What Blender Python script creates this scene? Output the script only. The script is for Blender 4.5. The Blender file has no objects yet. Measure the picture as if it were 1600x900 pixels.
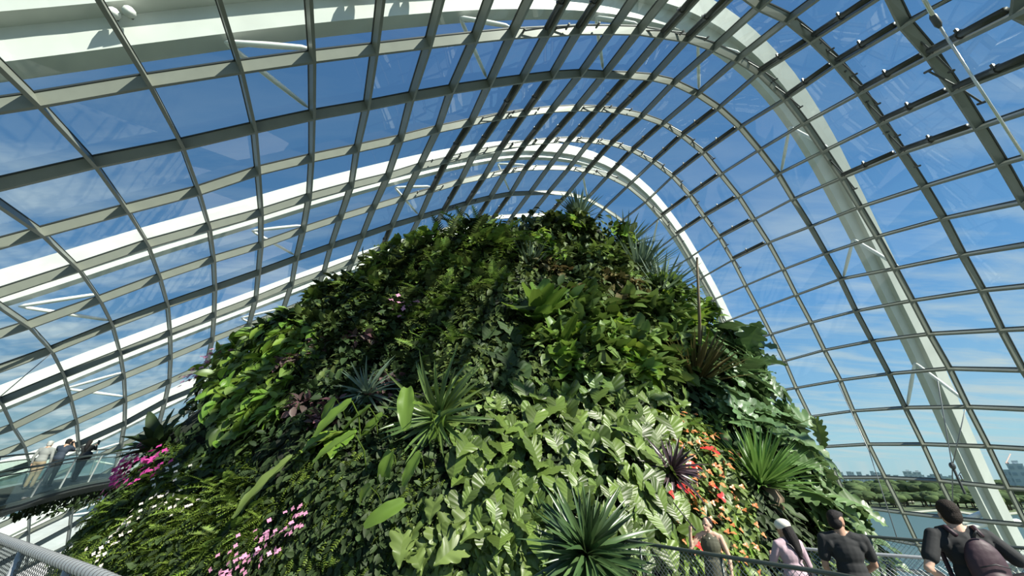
import bpy, bmesh, math, random
import numpy as np
from mathutils import Vector, Matrix
from mathutils.bvhtree import BVHTree
RND = random.Random(7)
NR = np.random.default_rng(11)
SC = bpy.context.scene
COL = SC.collection
F = 610.0
PITCH = math.atan(300 / F)
CP, SP = math.cos(PITCH), math.sin(PITCH)

# ------------------------------------------------------------------ helpers
def ray(x, y):
    vx, vz = (x - 800) / F, -(y - 450) / F
    d = np.array([vx, CP - vz * SP, SP + vz * CP])
    return d / np.linalg.norm(d)

def zdepth(p):
    return p[1] * CP + p[2] * SP

def at(x, y, zc):
    vx, vz = (x - 800) / F, -(y - 450) / F
    return np.array([vx, CP - vz * SP, SP + vz * CP]) * zc

def nrm(v):
    v = np.asarray(v, float)
    return v / (np.linalg.norm(v, axis=-1, keepdims=True) + 1e-12)

def tag(o, label=None, cat=None, group=None, kind=None):
    if label: o['label'] = label
    if cat: o['category'] = cat
    if group: o['group'] = group
    if kind: o['kind'] = kind
    return o

def empty(name, loc=(0, 0, 0), rz=0.0):
    o = bpy.data.objects.new(name, None)
    o.location = loc
    o.rotation_euler = (0, 0, rz)
    o.empty_display_size = .2
    COL.objects.link(o)
    return o

class MB:
    """collects vertices and faces for one mesh object"""
    def __init__(s):
        s.V = []; s.F = []; s.M = []; s.n = 0
    def add(s, V, Fc, mi=0):
        V = np.asarray(V, float).reshape(-1, 3)
        s.V.append(V)
        Fc = [tuple(int(i) + s.n for i in f) for f in Fc]
        s.F += Fc
        s.M += [mi] * len(Fc)
        s.n += len(V)
    def addq(s, V, Q, mi=0):
        Q = np.asarray(Q) + s.n
        s.V.append(V); s.F += Q.tolist(); s.M += [mi] * len(Q); s.n += len(V)
    def box(s, c, size, R=None, mi=0):
        hx, hy, hz = [a / 2 for a in size]
        V = np.array([[x, y, z] for x in (-hx, hx) for y in (-hy, hy) for z in (-hz, hz)])
        if R is not None: V = V @ np.asarray(R).T
        V = V + np.asarray(c)
        s.add(V, [(0, 1, 3, 2), (4, 6, 7, 5), (0, 4, 5, 1), (2, 3, 7, 6), (0, 2, 6, 4), (1, 5, 7, 3)], mi)
    def tube(s, P, r, n=8, mi=0, cap=True):
        P = np.asarray(P, float); m = len(P)
        r = np.ones(m) * r if np.isscalar(r) else np.asarray(r, float)
        T = np.zeros_like(P); T[1:-1] = P[2:] - P[:-2]; T[0] = P[1] - P[0]; T[-1] = P[-1] - P[-2]
        T = nrm(T)
        ref = np.array([0, 0, 1.]) if abs(T[0][2]) < .9 else np.array([1., 0, 0])
        U = nrm(ref - T[0] * ref.dot(T[0])); a = np.linspace(0, 2 * np.pi, n, endpoint=False)
        V = []
        for i in range(m):
            U = nrm(U - T[i] * U.dot(T[i])); W = np.cross(T[i], U)
            V.append(P[i] + r[i] * (np.cos(a)[:, None] * U + np.sin(a)[:, None] * W))
        Fc = [(i * n + j, i * n + (j + 1) % n, (i + 1) * n + (j + 1) % n, (i + 1) * n + j) for i in range(m - 1) for j in range(n)]
        if cap: Fc += [tuple(range(n))[::-1], tuple(range((m - 1) * n, m * n))]
        s.add(np.vstack(V), Fc, mi)
    def ell(s, c, rad, R=None, nu=16, nv=10, mi=0):
        V = []; 
        for j in range(nv + 1):
            t = math.pi * j / nv
            for i in range(nu):
                a = 2 * math.pi * i / nu
                V.append((math.sin(t) * math.cos(a) * rad[0], math.sin(t) * math.sin(a) * rad[1], math.cos(t) * rad[2]))
        V = np.array(V)
        if R is not None: V = V @ np.asarray(R).T
        Fc = [(j * nu + i, (j + 1) * nu + i, (j + 1) * nu + (i + 1) % nu, j * nu + (i + 1) % nu) for j in range(nv) for i in range(nu)]
        s.add(V + np.asarray(c), Fc, mi)
    def sweep(s, P, A, B, prof, mi=0, cap=True, closed=True):
        """profile points (a,b) swept along P with per-point frames A,B"""
        m, k = len(P), len(prof)
        V = np.array([P[i] + a * A[i] + b * B[i] for i in range(m) for a, b in prof])
        kk = k if closed else k - 1
        Fc = [(i * k + j, i * k + (j + 1) % k, (i + 1) * k + (j + 1) % k, (i + 1) * k + j) for i in range(m - 1) for j in range(kk)]
        if cap: Fc += [tuple(range(k))[::-1], tuple(range((m - 1) * k, m * k))]
        s.add(V, Fc, mi)
    def build(s, name, mats, parent=None, smooth=False, origin=None):
        V = np.vstack(s.V) if s.V else np.zeros((0, 3))
        if origin is not None: V = V - np.asarray(origin)
        me = bpy.data.meshes.new(name)
        nf = len(s.F)
        cnt = np.fromiter((len(f) for f in s.F), np.int32, nf)
        me.vertices.add(len(V)); me.vertices.foreach_set('co', V.astype(np.float32).ravel())
        li = np.fromiter((i for f in s.F for i in f), np.int32, int(cnt.sum()))
        me.loops.add(len(li)); me.loops.foreach_set('vertex_index', li)
        me.polygons.add(nf)
        st = np.zeros(nf, np.int32); st[1:] = np.cumsum(cnt)[:-1]
        me.polygons.foreach_set('loop_start', st); me.polygons.foreach_set('loop_total', cnt)
        mats = mats if isinstance(mats, (list, tuple)) else [mats]
        for m in mats: me.materials.append(m)
        me.polygons.foreach_set('material_index', np.array(s.M, np.int32))
        me.polygons.foreach_set('use_smooth', np.full(nf, bool(smooth)))
        me.update(calc_edges=True); me.validate()
        o = bpy.data.objects.new(name, me)
        if origin is not None: o.location = tuple(float(v) for v in origin)
        COL.objects.link(o)
        if parent is not None: o.parent = parent
        return o

def copy_tree(o, parent=None):
    c = o.copy(); COL.objects.link(c)
    if parent is not None: c.parent = parent
    for ch in list(o.children): copy_tree(ch, c)
    return c

# ------------------------------------------------------------------ materials
MAT = {}
def mat(name, col, rough=.5, metal=0.0, spec=.5, var=0.0, vscale=6.0, island=0.0, trans=0.0, bump=0.0, bscale=20.0, col2=None):
    m = bpy.data.materials.new(name); m.use_nodes = True
    nt = m.node_tree; nt.nodes.clear(); L = nt.links.new
    out = nt.nodes.new('ShaderNodeOutputMaterial')
    b = nt.nodes.new('ShaderNodeBsdfPrincipled')
    b.inputs['Roughness'].default_value = rough; b.inputs['Metallic'].default_value = metal
    b.inputs['Specular IOR Level'].default_value = spec
    c = (*col, 1)
    src = None
    if island > 0 or col2 is not None:
        g = nt.nodes.new('ShaderNodeNewGeometry')
        mx = nt.nodes.new('ShaderNodeMix'); mx.data_type = 'RGBA'
        mx.inputs[6].default_value = c; mx.inputs[7].default_value = (*(col2 or col), 1)
        L(g.outputs['Random Per Island'], mx.inputs[0])
        hs = nt.nodes.new('ShaderNodeHueSaturation')
        mr = nt.nodes.new('ShaderNodeMapRange'); mr.inputs[3].default_value = 1 - island; mr.inputs[4].default_value = 1 + island
        mt = nt.nodes.new('ShaderNodeMath'); mt.operation = 'MULTIPLY'; mt.inputs[1].default_value = 7.31
        fr = nt.nodes.new('ShaderNodeMath'); fr.operation = 'FRACT'
        L(g.outputs['Random Per Island'], mt.inputs[0]); L(mt.outputs[0], fr.inputs[0]); L(fr.outputs[0], mr.inputs[0])
        L(mr.outputs[0], hs.inputs['Value']); L(mx.outputs[2], hs.inputs['Color'])
        src = hs.outputs[0]
    if var > 0:
        tc = nt.nodes.new('ShaderNodeTexCoord'); no = nt.nodes.new('ShaderNodeTexNoise')
        no.inputs['Scale'].default_value = vscale; no.inputs['Detail'].default_value = 5
        L(tc.outputs['Object'], no.inputs['Vector'])
        mr = nt.nodes.new('ShaderNodeMapRange'); mr.inputs[3].default_value = 1 - var; mr.inputs[4].default_value = 1 + var
        mr.inputs[1].default_value = .3; mr.inputs[2].default_value = .7
        hs = nt.nodes.new('ShaderNodeHueSaturation'); hs.inputs['Color'].default_value = c
        if src: L(src, hs.inputs['Color'])
        L(no.outputs[0], mr.inputs[0]); L(mr.outputs[0], hs.inputs['Value']); src = hs.outputs[0]
    if src: L(src, b.inputs['Base Color'])
    else: b.inputs['Base Color'].default_value = c
    if bump > 0:
        tc = nt.nodes.new('ShaderNodeTexCoord'); no = nt.nodes.new('ShaderNodeTexNoise')
        no.inputs['Scale'].default_value = bscale; L(tc.outputs['Object'], no.inputs['Vector'])
        bp = nt.nodes.new('ShaderNodeBump'); bp.inputs['Strength'].default_value = bump; bp.inputs['Distance'].default_value = .05
        L(no.outputs[0], bp.inputs['Height']); L(bp.outputs[0], b.inputs['Normal'])
    if trans > 0:
        t = nt.nodes.new('ShaderNodeBsdfTranslucent'); mx = nt.nodes.new('ShaderNodeMixShader'); mx.inputs[0].default_value = trans
        hs2 = nt.nodes.new('ShaderNodeHueSaturation'); hs2.inputs['Value'].default_value = 1.5; hs2.inputs['Hue'].default_value = .485
        if src: L(src, hs2.inputs['Color'])
        else: hs2.inputs['Color'].default_value = c
        L(hs2.outputs[0], t.inputs['Color']); L(b.outputs[0], mx.inputs[1]); L(t.outputs[0], mx.inputs[2]); L(mx.outputs[0], out.inputs[0])
    else:
        L(b.outputs[0], out.inputs[0])
    MAT[name] = m
    return m

mat('roof_steel', (.205, .212, .178), .38, 0, .5, var=.05, vscale=1.5)
mat('gasket', (.03, .035, .035), .5)
mat('arch_white', (.56, .575, .535), .45, var=.07, vscale=.5)
mat('strut_white', (.8, .8, .76), .35)
mat('tube_dark', (.035, .038, .035), .35)
mat('bracket', (.10, .10, .10), .4, .5)
mat('rail_grey', (.36, .38, .38), .42, .3, var=.08, vscale=30)
mat('rail_green', (.10, .12, .105), .38, .5)
mat('wire', (.35, .36, .35), .35, .8)
mat('cable', (.30, .30, .30), .4, .6)
mat('rod_white', (.75, .75, .72), .25, .5)
mat('deck', (.05, .052, .05), .6, var=.2)
mat('deck_floor', (.22, .22, .21), .6, var=.1)
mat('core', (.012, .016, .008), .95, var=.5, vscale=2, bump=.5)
mat('concrete', (.10, .12, .08), .9, var=.3, vscale=.3)
def glass_mat(name, tint, rough=.0, spec=1.0):
    m = bpy.data.materials.new(name); m.use_nodes = True
    nt = m.node_tree; nt.nodes.clear(); L = nt.links.new
    out = nt.nodes.new('ShaderNodeOutputMaterial')
    tr = nt.nodes.new('ShaderNodeBsdfTransparent'); tr.inputs[0].default_value = (*tint, 1)
    gl = nt.nodes.new('ShaderNodeBsdfGlossy'); gl.inputs['Roughness'].default_value = rough
    gl.inputs['Color'].default_value = (spec, spec, spec, 1)
    lw = nt.nodes.new('ShaderNodeLayerWeight'); lw.inputs['Blend'].default_value = .5
    pw = nt.nodes.new('ShaderNodeMath'); pw.operation = 'POWER'; pw.inputs[1].default_value = 4.5
    fr = nt.nodes.new('ShaderNodeMapRange'); fr.inputs[3].default_value = .035; fr.inputs[4].default_value = .9
    L(lw.outputs['Facing'], pw.inputs[0]); L(pw.outputs[0], fr.inputs[0])
    mx = nt.nodes.new('ShaderNodeMixShader')
    L(fr.outputs[0], mx.inputs[0]); L(tr.outputs[0], mx.inputs[1]); L(gl.outputs[0], mx.inputs[2]); L(mx.outputs[0], out.inputs[0])
    MAT[name] = m
    return m
glass_mat('roof_glass', (.86, .94, .91), .0, .8)
glass_mat('bridge_glass', (.80, .86, .83), .02)

# ------------------------------------------------------------------ camera
cam = bpy.data.cameras.new('camera'); co = bpy.data.objects.new('camera', cam); COL.objects.link(co)
cam.sensor_width = 36; cam.sensor_fit = 'HORIZONTAL'; cam.lens = F / 1600 * 36
cam.clip_start = .05; cam.clip_end = 20000
co.location = (0, 0, 0); co.rotation_euler = (math.pi / 2 + PITCH, 0, 0)
SC.camera = co
SC.view_settings.view_transform = 'Standard'
try: SC.view_settings.look = 'None'
except Exception: pass
SC.view_settings.gamma = 1; SC.view_settings.use_curve_mapping = False; SC.view_settings.exposure = 0.0

# ------------------------------------------------------------------ sun and sky
SUN = np.array(nrm([.60, -.49, .63]))
sd = bpy.data.lights.new('sun', 'SUN'); sd.energy = 10.3; sd.angle = math.radians(.53); sd.color = (1, .955, .86)
so = bpy.data.objects.new('sun', sd); COL.objects.link(so)
so.rotation_euler = Vector(SUN).to_track_quat('Z', 'Y').to_euler()
so.location = (60, -60, 90)
w = bpy.data.worlds.new('sky'); SC.world = w; w.use_nodes = True
nt = w.node_tree; nt.nodes.clear(); L = nt.links.new
wo = nt.nodes.new('ShaderNodeOutputWorld'); bg = nt.nodes.new('ShaderNodeBackground')
tc = nt.nodes.new('ShaderNodeTexCoord'); sx = nt.nodes.new('ShaderNodeSeparateXYZ')
L(tc.outputs['Generated'], sx.inputs[0])
rp = nt.nodes.new('ShaderNodeValToRGB'); r = rp.color_ramp
r.elements[0].position = 0; r.elements[0].color = (.50, .70, .78, 1)
r.elements[1].position = 1; r.elements[1].color = (.085, .20, .50, 1)
for p, c in ((.07, (.46, .73, .88, 1)), (.17, (.30, .57, .88, 1)), (.32, (.17, .41, .80, 1)), (.52, (.115, .295, .62, 1)), (.72, (.095, .245, .53, 1))):
    e = r.elements.new(p); e.color = c
L(sx.outputs[2], rp.inputs[0])
# the sky is deeper towards the left, away from the sun
mrx = nt.nodes.new('ShaderNodeMapRange'); mrx.inputs[1].default_value = -.7; mrx.inputs[2].default_value = .7
mrx.inputs[3].default_value = .84; mrx.inputs[4].default_value = 1.22
L(sx.outputs[0], mrx.inputs[0])
hs = nt.nodes.new('ShaderNodeHueSaturation'); L(rp.outputs[0], hs.inputs['Color']); L(mrx.outputs[0], hs.inputs['Value'])
# clouds on a flat layer: direction / height
cb = nt.nodes.new('ShaderNodeMath'); cb.operation = 'MAXIMUM'; cb.inputs[1].default_value = .03; L(sx.outputs[2], cb.inputs[0])
dv = nt.nodes.new('ShaderNodeVectorMath'); dv.operation = 'DIVIDE'; cbv = nt.nodes.new('ShaderNodeCombineXYZ')
ad = nt.nodes.new('ShaderNodeMath'); ad.operation = 'ADD'; ad.inputs[1].default_value = .12; L(cb.outputs[0], ad.inputs[0])
for i in range(3): L(ad.outputs[0], cbv.inputs[i])
L(tc.outputs['Generated'], dv.inputs[0]); L(cbv.outputs[0], dv.inputs[1])
mp = nt.nodes.new('ShaderNodeMapping'); mp.inputs['Scale'].default_value = (.55, 2.3, .0); mp.inputs['Rotation'].default_value = (0, 0, .45); mp.inputs['Location'].default_value = (3.1, .4, 0)
L(dv.outputs[0], mp.inputs[0])
n1 = nt.nodes.new('ShaderNodeTexNoise'); n1.inputs['Scale'].default_value = 2.3; n1.inputs['Detail'].default_value = 9; n1.inputs['Roughness'].default_value = .58; n1.inputs['Distortion'].default_value = .35
L(mp.outputs[0], n1.inputs['Vector'])
mc = nt.nodes.new('ShaderNodeMapRange'); mc.inputs[1].default_value = .44; mc.inputs[2].default_value = .68; mc.inputs[4].default_value = .85
L(n1.outputs[0], mc.inputs[0])
# fewer clouds overhead
me_ = nt.nodes.new('ShaderNodeMapRange'); me_.inputs[1].default_value = .18; me_.inputs[2].default_value = .62; me_.inputs[3].default_value = 1; me_.inputs[4].default_value = .10
L(sx.outputs[2], me_.inputs[0])
mu = nt.nodes.new('ShaderNodeMath'); mu.operation = 'MULTIPLY'; L(mc.outputs[0], mu.inputs[0]); L(me_.outputs[0], mu.inputs[1])
mx = nt.nodes.new('ShaderNodeMix'); mx.data_type = 'RGBA'; L(mu.outputs[0], mx.inputs[0]); L(hs.outputs[0], mx.inputs[6]); mx.inputs[7].default_value = (.80, .90, .95, 1)
L(mx.outputs[2], bg.inputs[0]); bg.inputs[1].default_value = .80
L(bg.outputs[0], wo.inputs[0])
# ------------------------------------------------------------------ glass roof: nodes of the steel grid, seen points laid into the planes of the arches
NODE = {}
def _row(r, c0, pts):
    for i, p in enumerate(pts):
        if p: NODE[(r, c0 + i)] = p
_row(0,0,[(56,157),(231,127),(375,105),(488,89),(586,77),(670,67),(742,59),(800,53),(856,50),(904,47),(956,47),(998,48),(1036,54),(1075,60),(1116,74),(1153,92),(1187,114),(1228,155),(1257,193),(1287,237),(1315,279),(1342,325),(1369,371),(1397,421),(1424,471),(1451,523),(1482,577),(1511,637),(1543,699),(1574,764),(1603,822)])
_row(-1,14,[(1188,9),(1232,30),(1270,62),(1308,100),(1345,145),(1377,193),(1408,240),(1442,293),(1472,343),(1502,400),(1533,455),(1563,517),(1597,580)])
_row(-2,17,[(1413,39),(1454,87),(1492,143),(1528,200),(1563,257),(1597,317)])
_row(-3,18,[(1590,20)])
_row(1,0,[(146,254),(284,226),(397,200),(488,180),(573,165),(643,151),(705,140),(764,131),(815,124),(862,118),(907,115),(944,117),(982,118),(1019,121),(1053,129),(1090,147),(1123,169),(1156,199),(1186,235),(1215,273),(1238,312),(1265,355),(1289,397),(1312,437),(1336,487),(1361,534),(1388,585),(1413,638),(1441,695),(1467,752),(1497,812),(1530,872)])
_row(2,-1,[(64,363),(198,327),(310,298),(403,267),(487,247),(558,232),(626,217),(684,202),(736,191),(781,182),(821,176),(863,171),(901,169),(934,170),(966,173),(1003,181),(1036,193),(1066,212),(1099,239),(1126,273),(1154,308),(1177,344),(1200,380),(1223,422),(1243,462),(1266,505),(1287,548),(1312,595),(1332,643),(1356,695),(1382,747),(1410,802)])
_row(3,-1,[(121,418),(231,381),(327,354),(408,332),(483,308),(549,290),(606,276),(656,260),(699,250),(742,239),(783,231),(821,224),(856,220),(890,218),(923,220),(955,224),(988,235),(1021,253),(1051,276),(1078,306),(1100,339),(1124,372),(1144,407),(1164,447),(1184,484),(1204,523),(1225,565),(1243,607),(1265,652),(1284,699),(1307,747)])
_row(4,-2,[(44,508),(156,468),(250,433),(334,405),(408,383),(474,359),(532,340),(584,324),(631,310),(675,297),(719,284),(757,276),(791,268),(822,263),(857,262),(889,263),(917,267),(950,275),(981,291),(1010,315),(1033,339),(1056,368),(1077,403),(1095,435),(1114,469)])
_row(5,-2,[(80,547),(176,508),(262,476),(336,450),(404,426),(463,404),(517,385),(566,369),(612,353),(656,340),(693,329),(729,318),(766,309),(798,303),(828,302),(857,301),(887,303),(917,311),(944,326),(972,345)])
_row(6,-3,[(1,627),(100,586),(188,551),(266,520),(335,492),(400,467),(456,444),(506,426),(551,408),(598,387),(637,378),(675,365),(708,356),(744,344),(771,340),(801,338),(829,336),(857,337)])
_row(7,-3,[(20,667),(111,623),(194,588),(267,558),(332,531)])
_row(8,-3,[(38,695),(120,659),(196,625),(265,596)])
_row(9,-2,[(123,694),(195,662),(258,627)])
_row(10,-2,[None,(189,697)])
_row(11,-3,[(47,800),(116,768)])
_row(12,-3,[(45,832),(112,800)])

PAR = (-0.36872495, -0.01166492, 0.26480814, -0.02777102, 0.22451858, 0.00488353)
def row_normal(r):
    th, ph = PAR[0] + PAR[1] * r, PAR[2] + PAR[3] * r
    return np.array([math.sin(th) * math.cos(ph), math.cos(th) * math.cos(ph), math.sin(ph)])
G = {}
for (r_, c_), px in NODE.items():
    d = ray(*px); n = row_normal(r_); t = 1 + PAR[4] * r_ + PAR[5] * r_ * r_
    G[(r_, c_)] = d * 20 * t / d.dot(n)
CMIN, CMAX, RMIN, RMAX = -4, 32, -4, 14
def has(*k): return all(q in G for q in k)
# fill the points the photograph hides, by carrying the neighbouring arch's shape on
for r_ in range(0, 9):
    for c_ in range(0, CMAX + 1):
        if (r_, c_) not in G and has((r_, c_ - 1)):
            if has((r_ - 1, c_), (r_ - 1, c_ - 1)): G[(r_, c_)] = G[(r_, c_ - 1)] + (G[(r_ - 1, c_)] - G[(r_ - 1, c_ - 1)]) * (1.0 if c_ > 20 else 1.03)
            elif has((r_, c_ - 2)): G[(r_, c_)] = G[(r_, c_ - 1)] + (G[(r_, c_ - 1)] - G[(r_, c_ - 2)])
for c_ in range(-3, 0):
    for r_ in range(9, 13):
        if (r_, c_) not in G and has((r_ - 1, c_), (r_ - 2, c_)): G[(r_, c_)] = 2 * G[(r_ - 1, c_)] - G[(r_ - 2, c_)]
for r_ in range(9, 13):
    for c_ in range(-2, CMAX + 1):
        if (r_, c_) not in G and has((r_, c_ - 1), (r_ - 1, c_), (r_ - 1, c_ - 1)): G[(r_, c_)] = G[(r_, c_ - 1)] + (G[(r_ - 1, c_)] - G[(r_ - 1, c_ - 1)])
for r_ in range(12, -1, -1):
    for c_ in range(3, CMIN - 1, -1):
        if (r_, c_) not in G:
            if has((r_ + 1, c_), (r_ + 1, c_ + 1), (r_, c_ + 1)): G[(r_, c_)] = G[(r_, c_ + 1)] + G[(r_ + 1, c_)] - G[(r_ + 1, c_ + 1)]
            elif has((r_, c_ + 1), (r_, c_ + 2)): G[(r_, c_)] = 2 * G[(r_, c_ + 1)] - G[(r_, c_ + 2)]
for r_ in range(-1, RMIN - 1, -1):
    for c_ in range(CMIN, CMAX + 1):
        if (r_, c_) not in G: 
            k = .55 if r_ < -2 else .5
            d1 = G[(r_ + 1, c_)] - G[(r_ + 2, c_)]; d2 = G[(r_ + 2, c_)] - G[(r_ + 3, c_)]
            G[(r_, c_)] = G[(r_ + 1, c_)] + d1 + .0 * (d1 - d2)
for r_ in range(13, RMAX + 1):
    for c_ in range(CMIN, CMAX + 1):
        if has((r_ - 1, c_), (r_ - 2, c_)): G[(r_, c_)] = 2 * G[(r_ - 1, c_)] - G[(r_ - 2, c_)]
GA = np.array([[G.get((r_, c_), (np.nan,) * 3) for c_ in range(CMIN, CMAX + 1)] for r_ in range(RMIN, RMAX + 1)])
# gentle smoothing of points that the photograph does not fix
known = np.array([[(r_, c_) in NODE for c_ in range(CMIN, CMAX + 1)] for r_ in range(RMIN, RMAX + 1)])
for it in range(12):
    S = GA.copy()
    S[1:-1, 1:-1] = .5 * GA[1:-1, 1:-1] + .125 * (GA[2:, 1:-1] + GA[:-2, 1:-1] + GA[1:-1, 2:] + GA[1:-1, :-2])
    GA = np.where(known[..., None], GA, S)
dR = np.gradient(GA, axis=0); dC = np.gradient(GA, axis=1)
GN = nrm(np.cross(dC, dR))
mid = GA[10, 18]
if GN[5, 16].dot([0, 0, 1]) < 0: GN = -GN
TR_, TC_ = nrm(dR), nrm(dC)
def rj(r_): return r_ - RMIN
def cj(c_): return c_ - CMIN
ntrim = [0]
def structure(o, **k):
    o['kind'] = 'structure'
    return o
BD, BW = .64, .16      # section of the grid members: depth, width
def mdep(c_):
    t = min(1, max(0, (c_ - 14) / 8)); return .59 - .20 * t
def member(P, N, side, dep):
    mb = MB(); h = BD / 2; w_ = BW / 2; k = len(P)
    V = np.array([P[i] + a * side[i] + b * N[i] for i in range(k) for a, b in ((-w_, h - .05 - dep[i]), (w_, h - .05 - dep[i]), (w_, h - .05), (-w_, h - .05))])
    mb.add(V, [(i * 4 + j, i * 4 + (j + 1) % 4, (i + 1) * 4 + (j + 1) % 4, (i + 1) * 4 + j) for i in range(k - 1) for j in range(4)] + [(3, 2, 1, 0), (k * 4 - 4, k * 4 - 3, k * 4 - 2, k * 4 - 1)])
    mb.sweep(P, side, N, [(-w_ - .035, h - .05), (w_ + .035, h - .05), (w_ + .035, h + .03), (-w_ - .035, h + .03)], mi=1)
    return mb
for r_ in range(RMIN, RMAX + 1):
    i = rj(r_); P = GA[i]; N_ = GN[i]; S_ = nrm(np.cross(TC_[i], N_))
    o = member(P, N_, S_, [mdep(c) for c in range(CMIN, CMAX + 1)]).build('trim_%d' % (r_ - RMIN + 1), [MAT['roof_steel'], MAT['gasket']]); structure(o)
    o['label'] = 'grey steel arch beam of the glass roof, arch %d counted from behind the camera' % (r_ - RMIN + 1)
for c_ in range(CMIN, CMAX + 1):
    j = cj(c_); P = GA[:, j]; N_ = GN[:, j]; S_ = nrm(np.cross(TR_[:, j], N_))
    o = member(P, N_, S_, [mdep(c_)] * len(P)).build('trim_%d' % (c_ - CMIN + 101), [MAT['roof_steel'], MAT['gasket']]); structure(o)
    o['label'] = 'grey steel purlin running lengthwise along the glass roof, purlin %d from the left' % (c_ - CMIN + 1)
# glass: one glazed strip per bay between two arches
for r_ in range(RMIN, RMAX):
    i = rj(r_); mb = MB()
    off = BD / 2 + .0
    for j in range(GA.shape[1] - 1):
        q = [GA[i, j] + GN[i, j] * off, GA[i, j + 1] + GN[i, j + 1] * off, GA[i + 1, j + 1] + GN[i + 1, j + 1] * off, GA[i + 1, j] + GN[i + 1, j] * off]
        mb.add(q, [(0, 1, 2, 3)])
    o = mb.build('window_%d' % (r_ - RMIN + 1), MAT['roof_glass']); structure(o)
# ---- outer white arches that carry the roof
def shell_pt(rf, cf):
    i = rf - RMIN; j = cf - CMIN
    i0 = min(int(i), GA.shape[0] - 2); j0 = min(int(j), GA.shape[1] - 2); a, b = i - i0, j - j0
    def bl(A): return (A[i0, j0] * (1 - a) + A[i0 + 1, j0] * a) * (1 - b) + (A[i0, j0 + 1] * (1 - a) + A[i0 + 1, j0 + 1] * a) * b
    return bl(GA), nrm(bl(GN)), nrm(bl(TC_)), nrm(bl(TR_))
ARCH = [((.1, .80), 3.4, 1.6, 1.0, 'from the top left corner down the far right'), ((4.1, 4.4), 3.0, 1.15, .95, 'crowning just above the plant mound'),
        ((7.2, 7.4), 3.0, 1.1, 1.0, 'behind the left shoulder of the mound'), ((10.2, 10.2), 3.1, 1.1, 1.0, 'low behind the bridge on the left'), ((13.1, 13.1), 3.2, 1.1, 1.0, 'lowest, under the left bridge')]
ARCHC = []
def sstep(a, b, x):
    t = min(1, max(0, (x - a) / (b - a))); return t * t * (3 - 2 * t)
for (rfa, rfb), off, s0_, s1_, where in ARCH:
    P, A, B = [], [], []; fh = .85 if s0_ > 1.5 else .5
    for cf in np.arange(CMIN, CMAX + .01, .5):
        t_ = sstep(4, 24, cf); rf = rfa + (rfb - rfa) * t_; sc_ = s0_ + (s1_ - s0_) * t_
        p, n, tc_, tr = shell_pt(rf, min(cf, CMAX - .001))
        s_ = nrm(tr - n * tr.dot(n))
        P.append(p + n * off); A.append(s_ * sc_); B.append(n * sc_)
    P = np.array(P)
    for _ in range(3):
        P[1:-1] = .5 * P[1:-1] + .25 * (P[2:] + P[:-2])
    root = empty('steel_arch', tuple(P[0])); tag(root, 'large white steel arch outside the glass, ' + where, 'arch', 'white steel arches outside the glass roof')
    mb = MB(); mb.sweep(P, A, B, [(-.6, .1), (.5, .1), (.5, 1.5), (-.6, 1.5)]); o = mb.build('upper_box', MAT['arch_white'], root); o.location = tuple(-P[0])
    mb = MB(); mb.sweep(P, A, B, [(-.15, -fh), (.5, -fh), (.5, .1), (-.15, .1)]); o = mb.build('lower_fin', MAT['arch_white'], root); o.location = tuple(-P[0])
    rf = rfb
    ARCHC.append((P, A, B))
    for cf in range(CMIN + 2, CMAX - 2, 4):
        i = (cf - CMIN) * 2; a0 = P[i] - B[i] * 1.0
        for dr in (-.0, 1.0):
            rr = math.floor(rf) + dr
            if rr > RMAX: continue
            q, n, _, _ = shell_pt(min(rr, RMAX - .001), cf + 1)
            mb = MB(); e = q + n * .5
            mb.tube([a0, a0 * .92 + e * .08, a0 * .5 + e * .5, a0 * .08 + e * .92, e], [.05, .13, .16, .13, .05], 8)
            o = mb.build('strut', MAT['strut_white'], root, smooth=True); o.location = tuple(-P[0])
P, A, B = ARCHC[0]
def proj(p):
    z = zdepth(p); return 800 + F * p[0] / z, 450 - F * (-p[1] * SP + p[2] * CP) / z
for px, lab in ((212, 'pair of white floodlights on the white arch at the upper left'), (556, 'white floodlight on the white arch near the top, left of centre'), (632, 'small floodlight cluster on the white arch at the top')):
    i = min(range(len(P)), key=lambda q: abs(proj(P[q])[0] - px) + (0 if zdepth(P[q]) > 3 else 1e6)); c = P[i] - A[i] * .45 - B[i] * .05
    root = empty('floodlight', tuple(c)); tag(root, lab, 'light', 'floodlights on the outer arch')
    for k in range(2):
        b = MB(); t_ = nrm(P[i + 1] - P[i]); q = t_ * (k * .55)
        b.tube([q, q - B[i] * .12 - A[i] * .1, q - B[i] * .3 - A[i] * .22], [.12, .2, .24], 10); b.build('lamp_head', MAT['strut_white'], root, smooth=True)
        b = MB(); b.tube([q, q + A[i] * .35], .05, 6); b.build('bracket', MAT['bracket'], root)
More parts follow.
